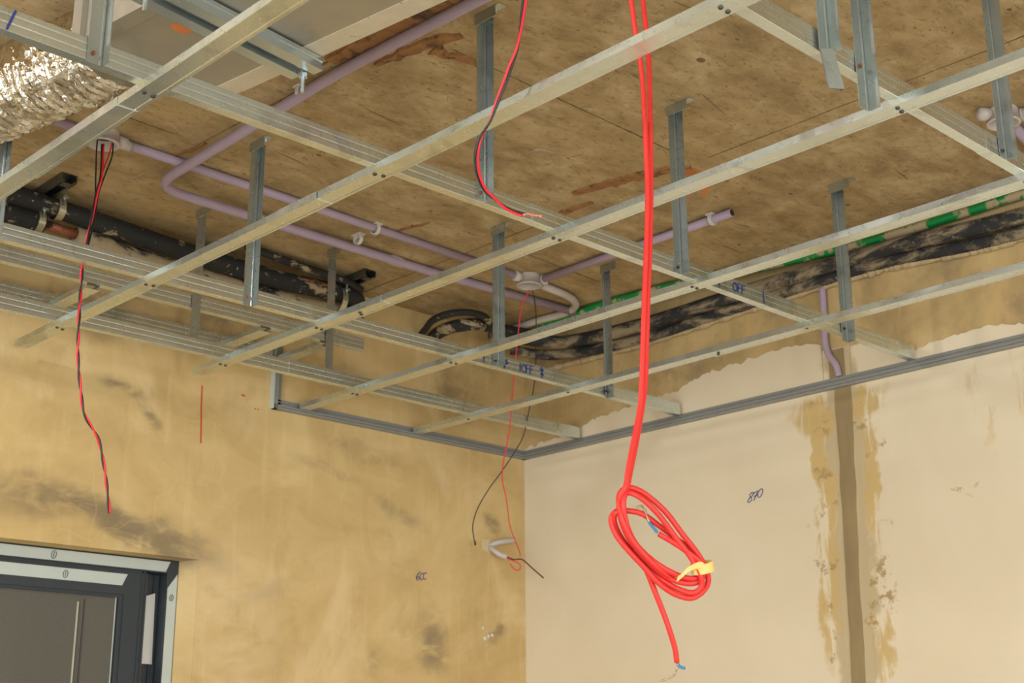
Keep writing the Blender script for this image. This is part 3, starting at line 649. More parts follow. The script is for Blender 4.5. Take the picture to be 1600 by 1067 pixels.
# grey concrete of the next building, seen dimly behind the window
mb = MB(); mb.box(-1.0, 3.0, 5.0, 5.2, 0.0, 4.0); ob = mb.build('outside_wall', M_OTHER); tag(ob, 'plain rendered wall outside, dim behind the window screen', 'wall'); ob['kind'] = 'structure'

# ------------------------------------------------------------------ grey shadow-line trim on both walls
def trim(name, p0, p1, inward, up):
    prof = [(0,0),(0.016,0),(0.016,0.006),(0.013,0.0075),(0.016,0.009),(0.016,0.013),(0.004,0.014),(0.004,0.022),(0.007,0.0225),(0.007,0.0255),(0.004,0.026),(0.004,0.031),(0,0.031)]
    return struct(extrude(prof, p0, p1, inward, up, step=0.4).build(name, M_TRIM))
t1 = trim('trim_1', (2.150, WL, 2.590), (WR, WL, 2.590), (0,-1,0), (0,0,1))
t3 = extrude([(0,0),(0.016,0),(0.016,0.006),(0.013,0.0075),(0.016,0.009),(0.016,0.013),(0.004,0.014),(0.004,0.031),(0,0.031)], (2.150, WL, 2.59), (2.150, WL, 2.78), (0,-1,0), (1,0,0), step=0.4).build('trim_upright', M_TRIM, t1)
mb = MB(); mb.box(2.1465, 2.150, WL-0.017, WL, 2.59, 2.78); mb.build('trim_lip', M_FILM, t1)
t2 = trim('trim_2', (WR, WL, 2.590), (WR, YN, 2.590), (-1,0,0), (0,0,1))

# ------------------------------------------------------------------ suspended grid
AX = [0.9373, 1.3839, 1.8272, 2.2473, 2.6720]          # furring channels, x of the centre line
BY = [1.0172, 1.7739, 2.5530, 2.9605]                  # carrying channels, y of the centre line
ZG = 2.600
PA = [(-.018,.0005),(-.0175,0),(.0095,0),(.0105,.0009),(.0115,0),(.0175,0),(.018,.0005),(.0178,.014),(.0135,.014),(.0135,.0132),(.0169,.0132),(.017,.0012),(-.017,.0012),(-.0169,.0132),(-.0135,.0132),(-.0135,.014),(-.0178,.014)]
PB = [(-.010,.0006),(-.0094,0),(.009,0),(.009,.0012),(-.0088,.0012),(-.0088,.0095),(-.00855,.0105),(-.00855,.0125),(-.0088,.0135),(-.0088,.0225),(-.00855,.0235),(-.00855,.0255),(-.0088,.0265),(-.0088,.0348),(.009,.0348),(.009,.036),(-.0094,.036),(-.010,.0354),(-.010,.0268),(-.00975,.0258),(-.00975,.0232),(-.010,.0222),(-.010,.0138),(-.00975,.0128),(-.00975,.0102),(-.010,.0092)]
a_end = [(-3.0, 2.85), (-2.2, 3.163), (-2.2, 3.081), (-2.2, 3.196), (-2.2, 3.202)]
a_lab = ['galvanised furring channel at upper left, crossing below the foil duct',
         'long furring channel from the far left free end up past the red cable top',
         'furring channel passing behind the red cables, free end above the red marker line',
         'furring channel ending on the left wall trim, nearest the trim corner upright',
         'furring channel closest to the right wall, parallel to its grey trim']
screw_me = None
def screw(parent, x, y, z, r=0.0042):
    global screw_me
    if screw_me is None:
        mb = MB(); n = 10
        vs = [(r*math.cos(2*math.pi*k/n), r*math.sin(2*math.pi*k/n), 0.0) for k in range(n)] + [(0.75*r*math.cos(2*math.pi*k/n), 0.75*r*math.sin(2*math.pi*k/n), -0.0022) for k in range(n)]
        mb.add(vs, [[k, (k+1) % n, n+(k+1) % n, n+k] for k in range(n)] + [[n+k for k in range(n)]])
        o = mb.build('screw', M_SCREW); screw_me = o.data
    else:
        o = bpy.data.objects.new('screw', screw_me); COL.objects.link(o)
    o.location = (x, y, z); o.parent = parent; return o
A = []
for i, x in enumerate(AX):
    o = extrude(PA, (x, a_end[i][0], ZG), (x, a_end[i][1], ZG), (1,0,0), (0,0,1), step=0.06, twist=0.085, wob=0.0015, seed=i+1).build('furring_channel', M_GALV)
    tag(o, a_lab[i], 'metal channel', 'furring channels of the suspended ceiling grid'); A.append(o)
    for j, y in enumerate(BY):
        if y > a_end[i][1]-0.02: continue
        screw(o, x-0.008, y+R_(-.004,.004), ZG); 
        if not (i == 4): screw(o, x+0.008, y+R_(-.004,.004), ZG)
    # splice sleeve where two lengths overlap
    sy = {0: 2.19, 1: 2.05, 2: 2.42, 4: 2.067}.get(i)
    if sy:
        PS = [(q*1.06, r-0.0011 if r < 0.002 else r) for q, r in PA]
        ln = 0.35 if i in (0, 4) else 0.12
        extrude(PS, (x, sy-ln, ZG), (x, sy, ZG), (1,0,0), (0,0,1), step=0.06, twist=0.085, wob=0.0015, seed=i+1).build('splice_sleeve', M_GALV, o)
        if i in (2, 4): screw(o, x-0.006, sy-0.03, ZG-0.0012); screw(o, x+0.006, sy-0.02, ZG-0.0012)
b_lab = ['carrying channel at upper right with hanger strips dangling below it',
         'long carrying channel from the blue pen line at far left, marked OFF near the right',
         'carrying channel in the second row from the left wall, blue handwriting near the corner',
         'carrying channel nearest the left wall, running just above its grey trim']
ZB = ZG + 0.0135
Bc = []
for j, y in enumerate(BY):
    x0 = -2.2; x1 = [3.135, 3.128, 3.130, 3.128][j]
    o = extrude(PB, (x0, y, ZB), (x1, y, ZB), (0,1,0), (0,0,1), step=0.07, twist=0.08, wob=0.002, seed=j+21).build('carrying_channel', M_GALV)
    tag(o, b_lab[j], 'metal channel', 'carrying channels of the suspended ceiling grid'); Bc.append(o)
    sp = {0: (2.09, 2.6), 1: (1.75, 2.13), 3: (0.9, 1.31)}.get(j)
    if sp:
        PS = [(q*1.08-0.0006, r*1.03-0.0006) for q, r in PB]
        extrude(PS, (sp[0], y, ZB), (sp[1], y, ZB), (0,1,0), (0,0,1), step=0.07, twist=0.08, wob=0.002, seed=j+21).build('splice_sleeve', M_GALV, o)
    if j == 3:
        PS = [(q*1.06-0.0004, r*1.02-0.0004) for q, r in PB]
        extrude(PS, (2.02, y, ZB), (2.222, y, ZB), (0,1,0), (0,0,1), step=0.1).build('splice_sleeve', M_GALV, o)
def web_write(text, j, x, dz, h, w, pitch=0.75, lean=0.0):
    """pen strokes that follow the slightly wavy web of carrying channel j"""
    x0, x1 = -2.2, [3.135, 3.128, 3.130, 3.128][j]; L = x1-x0; seed = j+21; mb = MB()
    def on_web(px, r, out=0.0009):
        t = (px-x0)/L
        a = 0.08*(0.7*noise.noise(Vector((t*L*2.3, seed*7.1, 0.3))) + 0.5*noise.noise(Vector((t*L*7.0, seed*2.1, 8.3)))); wv = 0.002*noise.noise(Vector((t*L*1.7, seed*3.3, 5.0)))
        q = -0.0103-out; return Vector((px, BY[j] + q*math.cos(a) - r*math.sin(a) + wv, ZB + q*math.sin(a) + r*math.cos(a)))
    for i, ch in enumerate(text):
        for st in GLYPH[ch]:
            P = [(x + (i*pitch+p+lean*q)*h, dz + q*h) for p, q in st]
            P = [(P[k][0]+(P[k+1][0]-P[k][0])*u/3, P[k][1]+(P[k+1][1]-P[k][1])*u/3) for k in range(len(P)-1) for u in range(3)] + [P[-1]]
            stroke(mb, [on_web(a, min(max(b, 0.001), 0.0352)) for a, b in P], w, NL, 0.0)
    return mb.build('handwriting', M_INK, Bc[j])
web_write('1', 1, 0.690, 0.001, 0.034, 0.0035, lean=0.25)
web_write('|', 1, 2.318, 0.006, 0.022, 0.0022); web_write('OFF', 1, 2.372, 0.007, 0.021, 0.0022, 0.72); web_write('|', 1, 2.478, 0.005, 0.025, 0.0026)
web_write('|', 2, 2.335, 0.006, 0.022, 0.0026); web_write('%', 2, 2.408, 0.008, 0.021, 0.0026); web_write('1OFF', 2, 2.462, 0.005, 0.023, 0.0024, 0.62); web_write('X', 2, 2.545, 0.008, 0.021, 0.0026)

# ------------------------------------------------------------------ angle hangers from slab to carrying channels
def hanger(x, y, zb, label, flip=False, narrow=False, side=-1, bent=False, zt=ZS-0.004, lean=0.0):
    """L-angle strip: one leg flat on the channel web, the other standing out; foot clip on the slab"""
    t = 0.0012; w = 0.024; d = 0.02
    root = empty('ceiling_hanger', (x, y, zb)); tag(root, label, 'hanger', 'angle hangers holding up the grid')
    if narrow: w, d = 0.007, 0.024
    s = 1 if side < 0 else -1
    q = [(-w/2,0),(w/2-0.005,0),(w/2-0.004,-0.0014*s),(w/2-0.001,-0.0014*s),(w/2,-0.0*s),(w/2,-d*s),(w/2+t,-d*s),(w/2+t,t*s),(-w/2,t*s)]
    def leg(pts2, z0, z1, mb, lo=(0,0)):
        n = len(pts2); vs = []; N_ = 7
        for i in range(N_):
            u = i/(N_-1); z = z0+(z1-z0)*u
            vs += [(x+a+lean*u, y+b, z) for a, b in pts2]
        mb.add(vs, [[i*n+k, i*n+(k+1) % n, (i+1)*n+(k+1) % n, (i+1)*n+k] for i in range(N_-1) for k in range(n)] + [list(range(n)), [(N_-1)*n+k for k in range(n)]])
    mb = MB()
    if bent:   # strip kinked and opened flat near its lower end
        zk = zb + 0.072
        leg(q, zk, zt, mb)
        mb.add([(x-w/2, y, zk), (x+w/2+0.001, y-0.002, zk), (x-w/2-0.004, y-0.012, zb+0.002), (x+w/2-0.004, y-0.016, zb+0.004), (x+0.001, y-0.014, zk), (x, y-0.028, zb)], [[0,4,5,2],[4,1,3,5]])
        mb.add([(x-w/2, y+.001, zk), (x+w/2+0.001, y-0.001, zk), (x-w/2-0.004, y-0.011, zb+0.002), (x+w/2-0.004, y-0.015, zb+0.004), (x+0.001, y-0.012, zk), (x, y-0.026, zb)], [[0,2,5,4],[4,5,3,1]])
    else: leg(q, zb, zt, mb)
    put(mb.build('angle_strip', M_HANG), root)
    # foot clip: a short angle screwed to the soffit, pointing back into the room
    L = 0.062; mb = MB(); xc = x + lean
    mb.box(xc-w/2, xc+0.006, y-L, y+0.006, ZS-0.0018, ZS-0.0002); mb.box(xc-w/2-0.0012, xc-w/2, y-L*0.85, y+0.006, ZS-0.024, ZS-0.0002)
    put(mb.build('foot_clip', M_HANG), root)
    mb = MB(); mb.tube([(xc+0.002, y-0.035, ZS-0.0045), (xc+0.002, y-0.035, ZS-0.001)], 0.005, 8); put(mb.build('anchor_bolt', M_STRUT), root)
    if not bent:
        mb = MB(); zc = max(zb+0.012, ZB+0.012) if side < 0 else ZB+0.03
        mb.tube([(x-0.003, y-0.003*s, zc), (x-0.003, y+0.0005*s, zc)], 0.0035, 8); put(mb.build('screw', M_SCREW if x > 2 else M_COPPER), root)
    return root
f = lambda j: BY[j]-0.0125
hanger(1.616, f(1), 2.618, 'long hanger left of the red cables, behind the curling red and black wire')
hanger(2.182, f(1), 2.613, 'hanger just right of the red cables, above the open conduit end')
hanger(2.806, f(1), 2.594, 'hanger at the right above the filled wall chase')
hanger(0.838, f(1), 2.609, 'hanger at upper left in front of the foil duct')
hanger(1.622, f(2), 2.606, 'hanger on the second row, between the lilac conduit bend and the black pipes')
hanger(2.383, f(2), 2.617, 'hanger standing left of the round junction box near the corner')
hanger(2.804, f(2), 2.606, 'slim hanger seen edge-on beside the green pipe', narrow=True)
hanger(2.163, BY[3]+0.0115, 2.630, 'hanger in front of the end of the black pipes', side=1)
hanger(1.745, BY[3]+0.0115, 2.630, 'hanger crossing in front of the black pipes, under the conduit bend', side=1)
hanger(2.145, f(0), 2.613, 'hanger at the far right in front of the conduit tee')
hanger(1.703, f(0), 2.555, 'straight hanger strip reaching below its channel at top right')
hanger(1.602, f(0)-0.003, 2.540, 'bent hanger strip dangling beside the straight one at top right', bent=True)
hanger(1.03, f(2), 2.615, 'hanger cut by the left picture edge, under the foil duct')

# ------------------------------------------------------------------ raised pocket frame along the left wall
pf = empty('pocket_frame', (1.6, 3.1, 2.72)); tag(pf, 'raised channel frame with short cross bars along the left wall', 'metal frame')
UF = 2.735
extr = lambda p0, p1, side, prof=PB: extrude(prof, p0, p1, side, (0,0,1), step=0.15, twist=0.03, seed=5)
put(extr((0.2, 2.985, UF), (2.285, 2.985, UF), (0,1,0)).build('front_rail', M_GALV), pf)
put(extr((0.2, 3.205, UF-0.004), (2.13, 3.205, UF-0.004), (0,1,0)).build('wall_rail', M_GALV), pf)
for x in (0.95, 1.47, 1.965, 2.158):
    put(extrude(PA, (x, 2.985, UF-0.012), (x, 3.20, UF-0.012), (1,0,0), (0,0,1), step=0.1, twist=0.03, seed=9).build('cross_bar', M_GALV), pf)

# ------------------------------------------------------------------ rectangular duct on its trapeze, foil flexible duct
RA = math.radians(7.5); DM = Matrix.Translation((1.175, 1.9, 0)) @ Matrix.Rotation(RA, 4, 'Z')
duct = empty('air_duct', (1.165, 1.9, 2.866)); tag(duct, 'grey sheet metal duct with pale edge tape at the top left', 'duct')
DW, DZ0, DZ1, DY0, DY1 = 0.158, 2.862, 2.975, -2.2, 0.245
mb = MB(); mb.box(-DW, DW, DY0, DY1, DZ0, DZ1, DM); put(mb.build('duct_body', M_DUCT), duct)
def dstrip(name, x0, x1, y0, y1, z0, z1, mat): mb = MB(); mb.box(x0, x1, y0, y1, z0, z1, DM); return put(mb.build(name, mat), duct)
M_EDGE = plain('pale_edge_tape', (0.60, 0.53, 0.40), 0.6, 0.2, var=0.15, scale=40, dirt=(0.25, 0.18, 0.1), dirt_at=(0.6, 0.7), dscale=25)
dstrip('edge_tape', DW-0.043, DW+0.001, DY0, DY1, DZ0-0.0012, DZ0+0.03, M_EDGE)
dstrip('flange', -DW-0.001, -DW+0.032, DY0, DY1, DZ0-0.003, DZ0-0.0002, M_DUCT)
dstrip('flange', -DW-0.012, DW+0.012, DY1-0.004, DY1+0.022, DZ0-0.006, DZ1+0.01, M_DUCT)
sc = [(-0.088,0.085),(-0.055,0.072),(-0.045,0.095),(-0.062,0.104),(-0.082,0.10)]
mb = MB(); mb.add([DM @ Vector((a, b, DZ0-0.0008)) for a, b in sc] + [DM @ Vector((a, b, DZ0)) for a, b in sc], [[0,1,2,3,4]]+[[k,(k+1)%5,5+(k+1)%5,5+k] for k in range(5)])
put(mb.build('orange_scuff', plain('orange_scuff', (0.62, 0.2, 0.06), 0.8, var=0.3)), duct)

trap = empty('trapeze_hanger', (1.165, 1.9, 2.79)); tag(trap, 'pair of zinc rails on threaded rods carrying the duct', 'duct support')
CR = [(-.012,0),(.012,0),(.012,.008),(.010,.010),(.012,.012),(.012,.026),(-.012,.026),(-.012,.018),(-.009,.016),(-.009,.010),(-.012,.008)]
RZ = DZ0-0.0035-0.026
for k, (yy, x0, x1) in enumerate(((-0.020, -0.5, 0.162), (0.026, -0.235, 0.150))):
    p0, p1 = DM @ Vector((x0, yy, RZ)), DM @ Vector((x1, yy, RZ))
    put(extrude(CR, p0, p1, DM.to_3x3() @ Vector((0,1,0)), (0,0,1), step=0.3).build('rail', M_STRUT), trap)
for rx, zb in ((-0.205, 2.800), (0.146, 2.792)):
    c = DM @ Vector((rx, 0.003, 0))
    mb = MB(); mb.tube([(c.x, c.y, zb), (c.x, c.y, ZS-0.001)], 0.0042, 8); r = put(mb.build('threaded_rod', M_HANG), trap)
    mb = MB(); mb.tube([(c.x, c.y, RZ-0.009), (c.x, c.y, RZ-0.001)], 0.009, 6); mb.build('nut', M_STRUT, r)

# crinkled foil duct
cp = smooth_path([(1.055, 2.155, 2.885), (1.045, 2.20, 2.88), (1.03, 2.26, 2.875), (1.005, 2.37, 2.872), (0.97, 2.52, 2.872), (0.90, 2.68, 2.872), (0.76, 2.80, 2.872), (0.40, 2.90, 2.872)], 30)
cp = even(cp, 0.0045); n = 64; vs = []; fs = []; Rf = 0.082
for i, c in enumerate(cp):
    t = (cp[min(i+1, len(cp)-1)] - cp[max(i-1, 0)]).normalized(); u = Vector((0,0,1)).cross(t).normalized(); w = t.cross(u)
    for k in range(n):
        a = 2*math.pi*k/n; ph = i*0.0045/0.019 + k/n
        rr = Rf + 0.0030*math.cos(2*math.pi*ph) + 0.005*noise.noise(Vector((k*0.28, i*0.10, 1.0))) + 0.0055*noise.noise(Vector((k*0.20, i*0.62, 6.0))) + random.uniform(-0.0012, 0.0012)
        vs.append(c + (u*math.cos(a)+w*math.sin(a))*rr + t*random.uniform(-0.001, 0.001))
for i in range(len(cp)-1):
    for k in range(n):
        a, b, c, d = i*n+k, i*n+(k+1) % n, (i+1)*n+(k+1) % n, (i+1)*n+k
        fs += [[a, b, c], [a, c, d]] if (i+k) % 2 else [[a, b, d], [b, c, d]]
fs.append(list(range(n)))
fo = mesh_obj('foil_duct', vs, fs, M_FOIL); tag(fo, 'crinkled silver foil flexible duct at the left edge', 'duct')

# ------------------------------------------------------------------ conduits, boxes, clips
ZC = 2.9865
def conduit(label, pts, rad=0.0115, mat=M_PVC, bend=0.09, couplers=(), name='pvc_conduit', open_end=False):
    P = round_path(pts, bend, 10); mb = MB(); mb.tube(P, rad, 14)
    o = mb.build(name, mat, None, True); tag(o, label, 'pipe', 'surface conduits under the slab')
    for (a, b) in couplers:
        mb = MB(); mb.tube([a, b], rad*1.18, 14); mb.build('coupler', M_PVCW, o, True)
    if open_end:
        e = P[-1]; d = (P[-1]-P[-2]).normalized(); mb = MB(); mb.tube([e+d*0.0005, e+d*0.001], rad*0.78, 14); mb.build('bore_shade', M_SCREW, o)  # dark disc painted for the shade inside the open end
    return o
conduit('straight lilac conduit with the box whose red and black wires hang down', [(0.2, 2.725, ZC+.002), (1.29, 2.722, ZC+.002)], 0.0108, name='pvc_conduit')
conduit('straight lilac conduit between the two round boxes', [(1.37, 2.722, ZC+.002), (2.66, 2.748, ZC+.002)], 0.0108, couplers=[((1.37, 2.722, ZC), (1.40, 2.7226, ZC))])
conduit('thick lilac conduit bending from the duct edge along the left wall', [(1.62, 0.4, ZC), (1.535, 2.1, ZC), (1.527, 2.5, 2.967), (1.530, 2.838, 2.964), (1.92, 2.87, 2.978), (2.45, 2.888, ZC), (3.02, 2.86, ZC)], 0.0125, couplers=[((1.83, 2.8628, 2.9748), (1.86, 2.8651, 2.9758)), ((2.30, 2.8865, ZC), (2.345, 2.8865, ZC))])
conduit('lilac conduit stub with an open end right of the red cables', [(2.735, 2.712, ZC), (2.733, 2.022, ZC)], 0.011, open_end=True)
conduit('pale conduit curving from the corner box back to the wall', [(2.755, 2.752, ZC), (2.90, 2.765, ZC), (2.985, 2.81, ZC), (3.01, 2.90, ZC), (2.995, 2.99, ZC), (3.0, 3.11, ZC), (2.99, 3.21, ZC)], 0.0115, M_PVCW, 0.06)
conduit('short pale conduit plug on the box at the right edge', [(2.675, 1.298, ZC), (2.70, 1.288, ZC)], 0.0125, M_PVCW, 0.01)
conduit('lilac conduit leaving the right edge box towards the camera', [(2.752, 1.238, ZC), (2.745, 0.6, ZC)], 0.0115, couplers=[((2.751, 1.238, ZC), (2.752, 1.20, ZC))])
conduit('lilac conduit leaving the right edge box towards the right wall', [(2.775, 1.272, ZC), (3.10, 1.33, ZC)], 0.0115)

def junction(loc, label, rays):
    x, y, z = loc; r = 0.034; h = 0.034; root = empty('junction_box', (x, y, ZS)); tag(root, label, 'junction box', 'round conduit boxes')
    n = 26; mb = MB(); vs = []
    prof = [(r*0.98, ZS-0.0005), (r, ZS-0.004), (r, ZS-h+0.004), (r+0.003, ZS-h+0.004), (r+0.003, ZS-h), (r-0.004, ZS-h), (r-0.004, ZS-0.006), (0.0005, ZS-0.006)]
    for (q, zz) in prof: vs += [(x+q*math.cos(2*math.pi*k/n), y+q*math.sin(2*math.pi*k/n), zz) for k in range(n)]
    mb.add(vs, [[i*n+k, i*n+(k+1) % n, (i+1)*n+(k+1) % n, (i+1)*n+k] for i in range(len(prof)-1) for k in range(n)])
    put(mb.build('box_body', M_PVCW, None, True), root)
    mb = MB(); mb.tube([(x, y, ZS-0.0115), (x, y, ZS-0.0065)], r-0.006, 20); put(mb.build('box_shade_disc', M_SCREW), root)  # dark disc standing in for the shade inside the box
    for (dx, dy) in rays:
        d = Vector((dx, dy, 0)).normalized(); c = Vector((x, y, ZC))
        mb = MB(); mb.tube([c+d*(r-0.001), c+d*(r+0.022)], 0.0148, 14); put(mb.build('spout', M_PVCW, None, True), root)
junction((1.331, 2.716, 0), 'round box at left with red and black wires hanging out', [(-1,0),(1,0)])
junction((2.706, 2.745, 0), 'round box near the corner where three conduits meet', [(-1,0.03),(0.75,-0.66),(1,0.15)])
junction((2.726, 1.268, 0), 'round box at the right edge behind a hanger', [(0.75,-0.95),(1,0.1),(-0.9,0.6)])

def clip(x, y, ang, label, empty_clip=False):
    root = empty('conduit_clip', (x, y, ZS)); tag(root, label, 'pipe clip', 'white conduit clips')
    Mx = Matrix.Translation((x, y, 0)) @ Matrix.Rotation(ang, 4, 'Z')
    mb = MB(); mb.box(-0.011, 0.011, -0.017, 0.017, ZS-0.004, ZS-0.0003, Mx)
    put(mb.build('clip_base', M_WHITE), root)
    mb = MB(); r0, r1 = 0.0128, 0.0158
    for s in (-1, 1):
        vs = []; m_ = 7
        for k in range(m_):
            a = math.radians(90 - s*(50 + 130*k/(m_-1)) + (0))
            for rr in (r0, r1):
                for xx in (-0.005, 0.005): vs.append(Mx @ Vector((xx, rr*math.cos(a), ZC + rr*math.sin(a))))
        fs = []
        for k in range(m_-1):
            b0, b1 = 4*k, 4*k+4
            fs += [[b0, b0+1, b1+1, b1], [b0+2, b1+2, b1+3, b0+3], [b0, b1, b1+2, b0+2], [b0+1, b0+3, b1+3, b1+1]]
        fs += [[0, 2, 3, 1], [4*m_-4, 4*m_-3, 4*m_-1, 4*m_-2]]
        mb.add(vs, fs)
    put(mb.build('clip_jaws', M_WHITE), root)
clip(2.13, 2.7375, 0.02, 'white clip on the straight conduit between the boxes')
clip(2.14, 2.825, 0.02, 'empty white clip between the two lilac conduits', True)
clip(1.5335, 2.235, 1.5708, 'small white clip on the thick conduit near the duct trapeze')
clip(2.733, 2.085, 1.5708, 'white clip by the open conduit end')

# ------------------------------------------------------------------ black insulated pipes on the left wall
up = even(smooth_path([(0.2, 3.12, 2.963), (1.2, 3.12, 2.966), (1.5, 3.12, 2.956), (1.8, 3.12, 2.940), (2.08, 3.12, 2.935), (2.28, 3.12, 2.945), (2.36, 3.13, 2.948), (2.40, 3.17, 2.945), (2.405, 3.23, 2.94)], 8), 0.02)
def lump(r, seed, amp=0.12): return lambda t, i: r*(1+amp*noise.noise(Vector((i*0.09, seed, 0.0))))
p1 = empty('insulated_pipe', (1.4, 3.12, 2.94)); tag(p1, 'upper black foam pipe along the left wall under the slab', 'pipe', 'insulated pipes on the left wall')
mb = MB(); mb.tube(up, 0.026, 18, True, lump(0.026, 3)); put(mb.build('foam_sleeve', M_FOAM, None, True), p1)
mb = MB(); mb.tube(even(smooth_path([(1.95, 3.075, 2.985), (2.15, 3.08, 2.975), (2.30, 3.085, 2.972), (2.385, 3.11, 2.965)], 6), 0.03), 0.011, 10); put(mb.build('side_tube', M_FOAM, None, True), p1)
mb = MB(); mb.tube([(2.15, 3.093, 2.944), (2.27, 3.097, 2.950)], 0.0055, 10); put(mb.build('bare_copper', M_COPPER, None, True), p1)
p2 = empty('insulated_pipe', (1.4, 3.15, 2.9)); tag(p2, 'lower black pipe with a bare copper gap and smeared mortar', 'pipe', 'insulated pipes on the left wall')
mb = MB(); mb.tube(even([Vector((0.2, 3.14, 2.925)), Vector((1.40, 3.14, 2.921))], 0.02), 0.026, 18, True, lump(0.026, 8)); put(mb.build('foam_sleeve', M_FOAM, None, True), p2)
mb = MB(); mb.tube([(1.39, 3.14, 2.920), (1.50, 3.14, 2.914)], 0.013, 14); put(mb.build('bare_copper', M_COPPER, None, True), p2)
lo = even(smooth_path([(1.488, 3.145, 2.910), (1.7, 3.15, 2.898), (1.95, 3.155, 2.893), (2.2, 3.15, 2.890), (2.34, 3.15, 2.894), (2.41, 3.18, 2.9), (2.42, 3.23, 2.9)], 8), 0.02)
mb = MB(); mb.tube(lo, 0.026, 18, True, lump(0.027, 12)); put(mb.build('foam_sleeve', M_FOAM2, None, True), p2)

def ring_clamp(x, y, z, r, label, zt):
    root = empty('pipe_clamp', (x, y, z)); tag(root, label, 'pipe clamp', 'metal clamps on the black pipes')
    vs = []; n = 20
    for k in range(n):
        a = math.radians(-220 + 260*k/(n-1))
        for rr in (r, r+0.0025):
            for xx in (-0.009, 0.009): vs.append((x+xx, y+rr*math.cos(a), z+rr*math.sin(a)))
    fs = []
    for k in range(n-1):
        b0, b1 = 4*k, 4*k+4; fs += [[b0, b0+1, b1+1, b1], [b0+2, b1+2, b1+3, b0+3], [b0, b1, b1+2, b0+2], [b0+1, b0+3, b1+3, b1+1]]
    fs += [[0, 2, 3, 1], [4*n-4, 4*n-3, 4*n-1, 4*n-2]]
    put(mesh_obj('clamp_band', vs, fs, plain('zinc_yellow', (0.52, 0.5, 0.38), 0.35, 0.9)), root)
    mb = MB(); mb.tube([(x, y-r-0.004, z), (x, y-r-0.004, zt)], 0.0035, 8); mb.box(x-0.008, x+0.008, y-r-0.012, y-r+0.002, z+0.018, z+0.024)
    put(mb.build('clamp_bolt', M_HANG), root)
ring_clamp(1.425, 3.12, 2.959, 0.0275, 'steel clamp round the upper black pipe at left', 2.99)
ring_clamp(1.385, 3.14, 2.922, 0.0275, 'steel clamp round the lower black pipe beside bare copper', 2.955)
ring_clamp(2.30, 3.13, 2.925, 0.042, 'steel clamp near the right end of the black pipes', 2.975)

def strut(x, y0, y1, label):
    root = empty('strut_bracket', (x, (y0+y1)/2, ZS)); tag(root, label, 'bracket', 'strut brackets over the black pipes')
    h, w, t = 0.021, 0.0205, 0.002
    prof = [(-w,ZS-2.9795),(-w,0),(-w+0.009,0),(-w+0.009,t),(-w+t,t),(-w+t,h-t-0.0005),(w-t,h-t-0.0005),(w-t,t),(w-0.009,t),(w-0.009,0),(w,0),(w,ZS-2.9795)]
    prof = [(a, b) for a, b in prof]
    put(extrude(prof, (x, y0, ZS-0.0212), (x, y1, ZS-0.0212), (1,0,0), (0,0,1), step=0.2).build('strut_body', M_DSTRUT), root)
    mb = MB(); mb.box(x-0.012, x+0.012, y0+0.012, y0+0.03, ZS-0.0245, ZS-0.0205); put(mb.build('strut_washer', M_DSTRUT), root)
M_DSTRUT = galvanised('sooty_strut', (0.20, 0.21, 0.2), 0.45, 0.3)
strut(1.385, 2.985, WL-0.003, 'dark strut bracket over the black pipes at left')
strut(2.335, 3.02, WL-0.003, 'dark strut bracket at the right end of the black pipes')

# ------------------------------------------------------------------ black hoses, corrugated tubes and green pipe by the right wall
mb = MB(); mb.tube(smooth_path(PATHS['arc1'], 6), 0.011, 12, True, lump(0.011, 20, 0.2)); o = mb.build('insulated_hose', M_FOAM, None, True); tag(o, 'thin black hose arching out of the left wall near the corner', 'hose')
mb = MB(); mb.tube(smooth_path(PATHS['arc2'], 6), 0.020, 14, True, lump(0.020, 22, 0.2)); o = mb.build('insulated_hose', M_FOAM, None, True); tag(o, 'thick black hose curving round the corner below the thin one', 'hose')
def corrugated(pts, r, label, amp=0.09):
    P = even(smooth_path(pts, 10), 0.0045); mb = MB()
    mb.tube(P, r, 14, True, lambda t, i: r*(1+amp*(1 if (i//1) % 2 else -1)*0.5))
    o = mb.build('corrugated_tube', M_CORR, None, True); tag(o, label, 'tube', 'corrugated tubes along the right wall'); return o
corrugated([(2.90, 3.12, 2.945), (3.02, 3.07, 2.945), (3.09, 2.95, 2.925), (3.105, 2.65, 2.915), (3.11, 2.3, 2.922), (3.11, 2.0, 2.925), (3.108, 1.75, 2.922), (3.11, 1.45, 2.905), (3.11, 0.9, 2.90), (3.11, 0.2, 2.90)], 0.021, 'upper corrugated black tube along the top of the right wall')
corrugated([(3.0, 3.13, 2.92), (3.10, 3.03, 2.90), (3.128, 2.7, 2.880), (3.130, 2.3, 2.892), (3.130, 2.0, 2.898), (3.130, 1.8, 2.897), (3.130, 1.5, 2.872), (3.13, 0.9, 2.87), (3.13, 0.2, 2.87)], 0.0165, 'lower corrugated black tube crusted with mortar on the right wall')
# mortar crust under the tubes: lumpy ragged bead
bead = even(smooth_path([(3.138, 3.15, 2.875), (3.140, 2.7, 2.866), (3.141, 2.3, 2.877), (3.141, 2.0, 2.884), (3.141, 1.8, 2.880), (3.141, 1.5, 2.858), (3.141, 0.9, 2.855), (3.141, 0.2, 2.855)], 10), 0.008)
mb = MB(); mb.tube(bead, 0.009, 9, True, lambda t, i: 0.0085*(1+0.9*noise.noise(Vector((i*0.21, 1, 0)))+0.5*noise.noise(Vector((i*0.7, 4, 0)))))
o = mb.build('mortar_crust', M_MORTAR, wall_right)
mb = MB(); mb.tube(even(smooth_path(PATHS['greenl'], 8), 0.04), 0.0125, 12, True); o = mb.build('green_pipe', M_GREEN, None, True); tag(o, 'bright green pipe splashed with mortar along the top of the right wall', 'pipe')

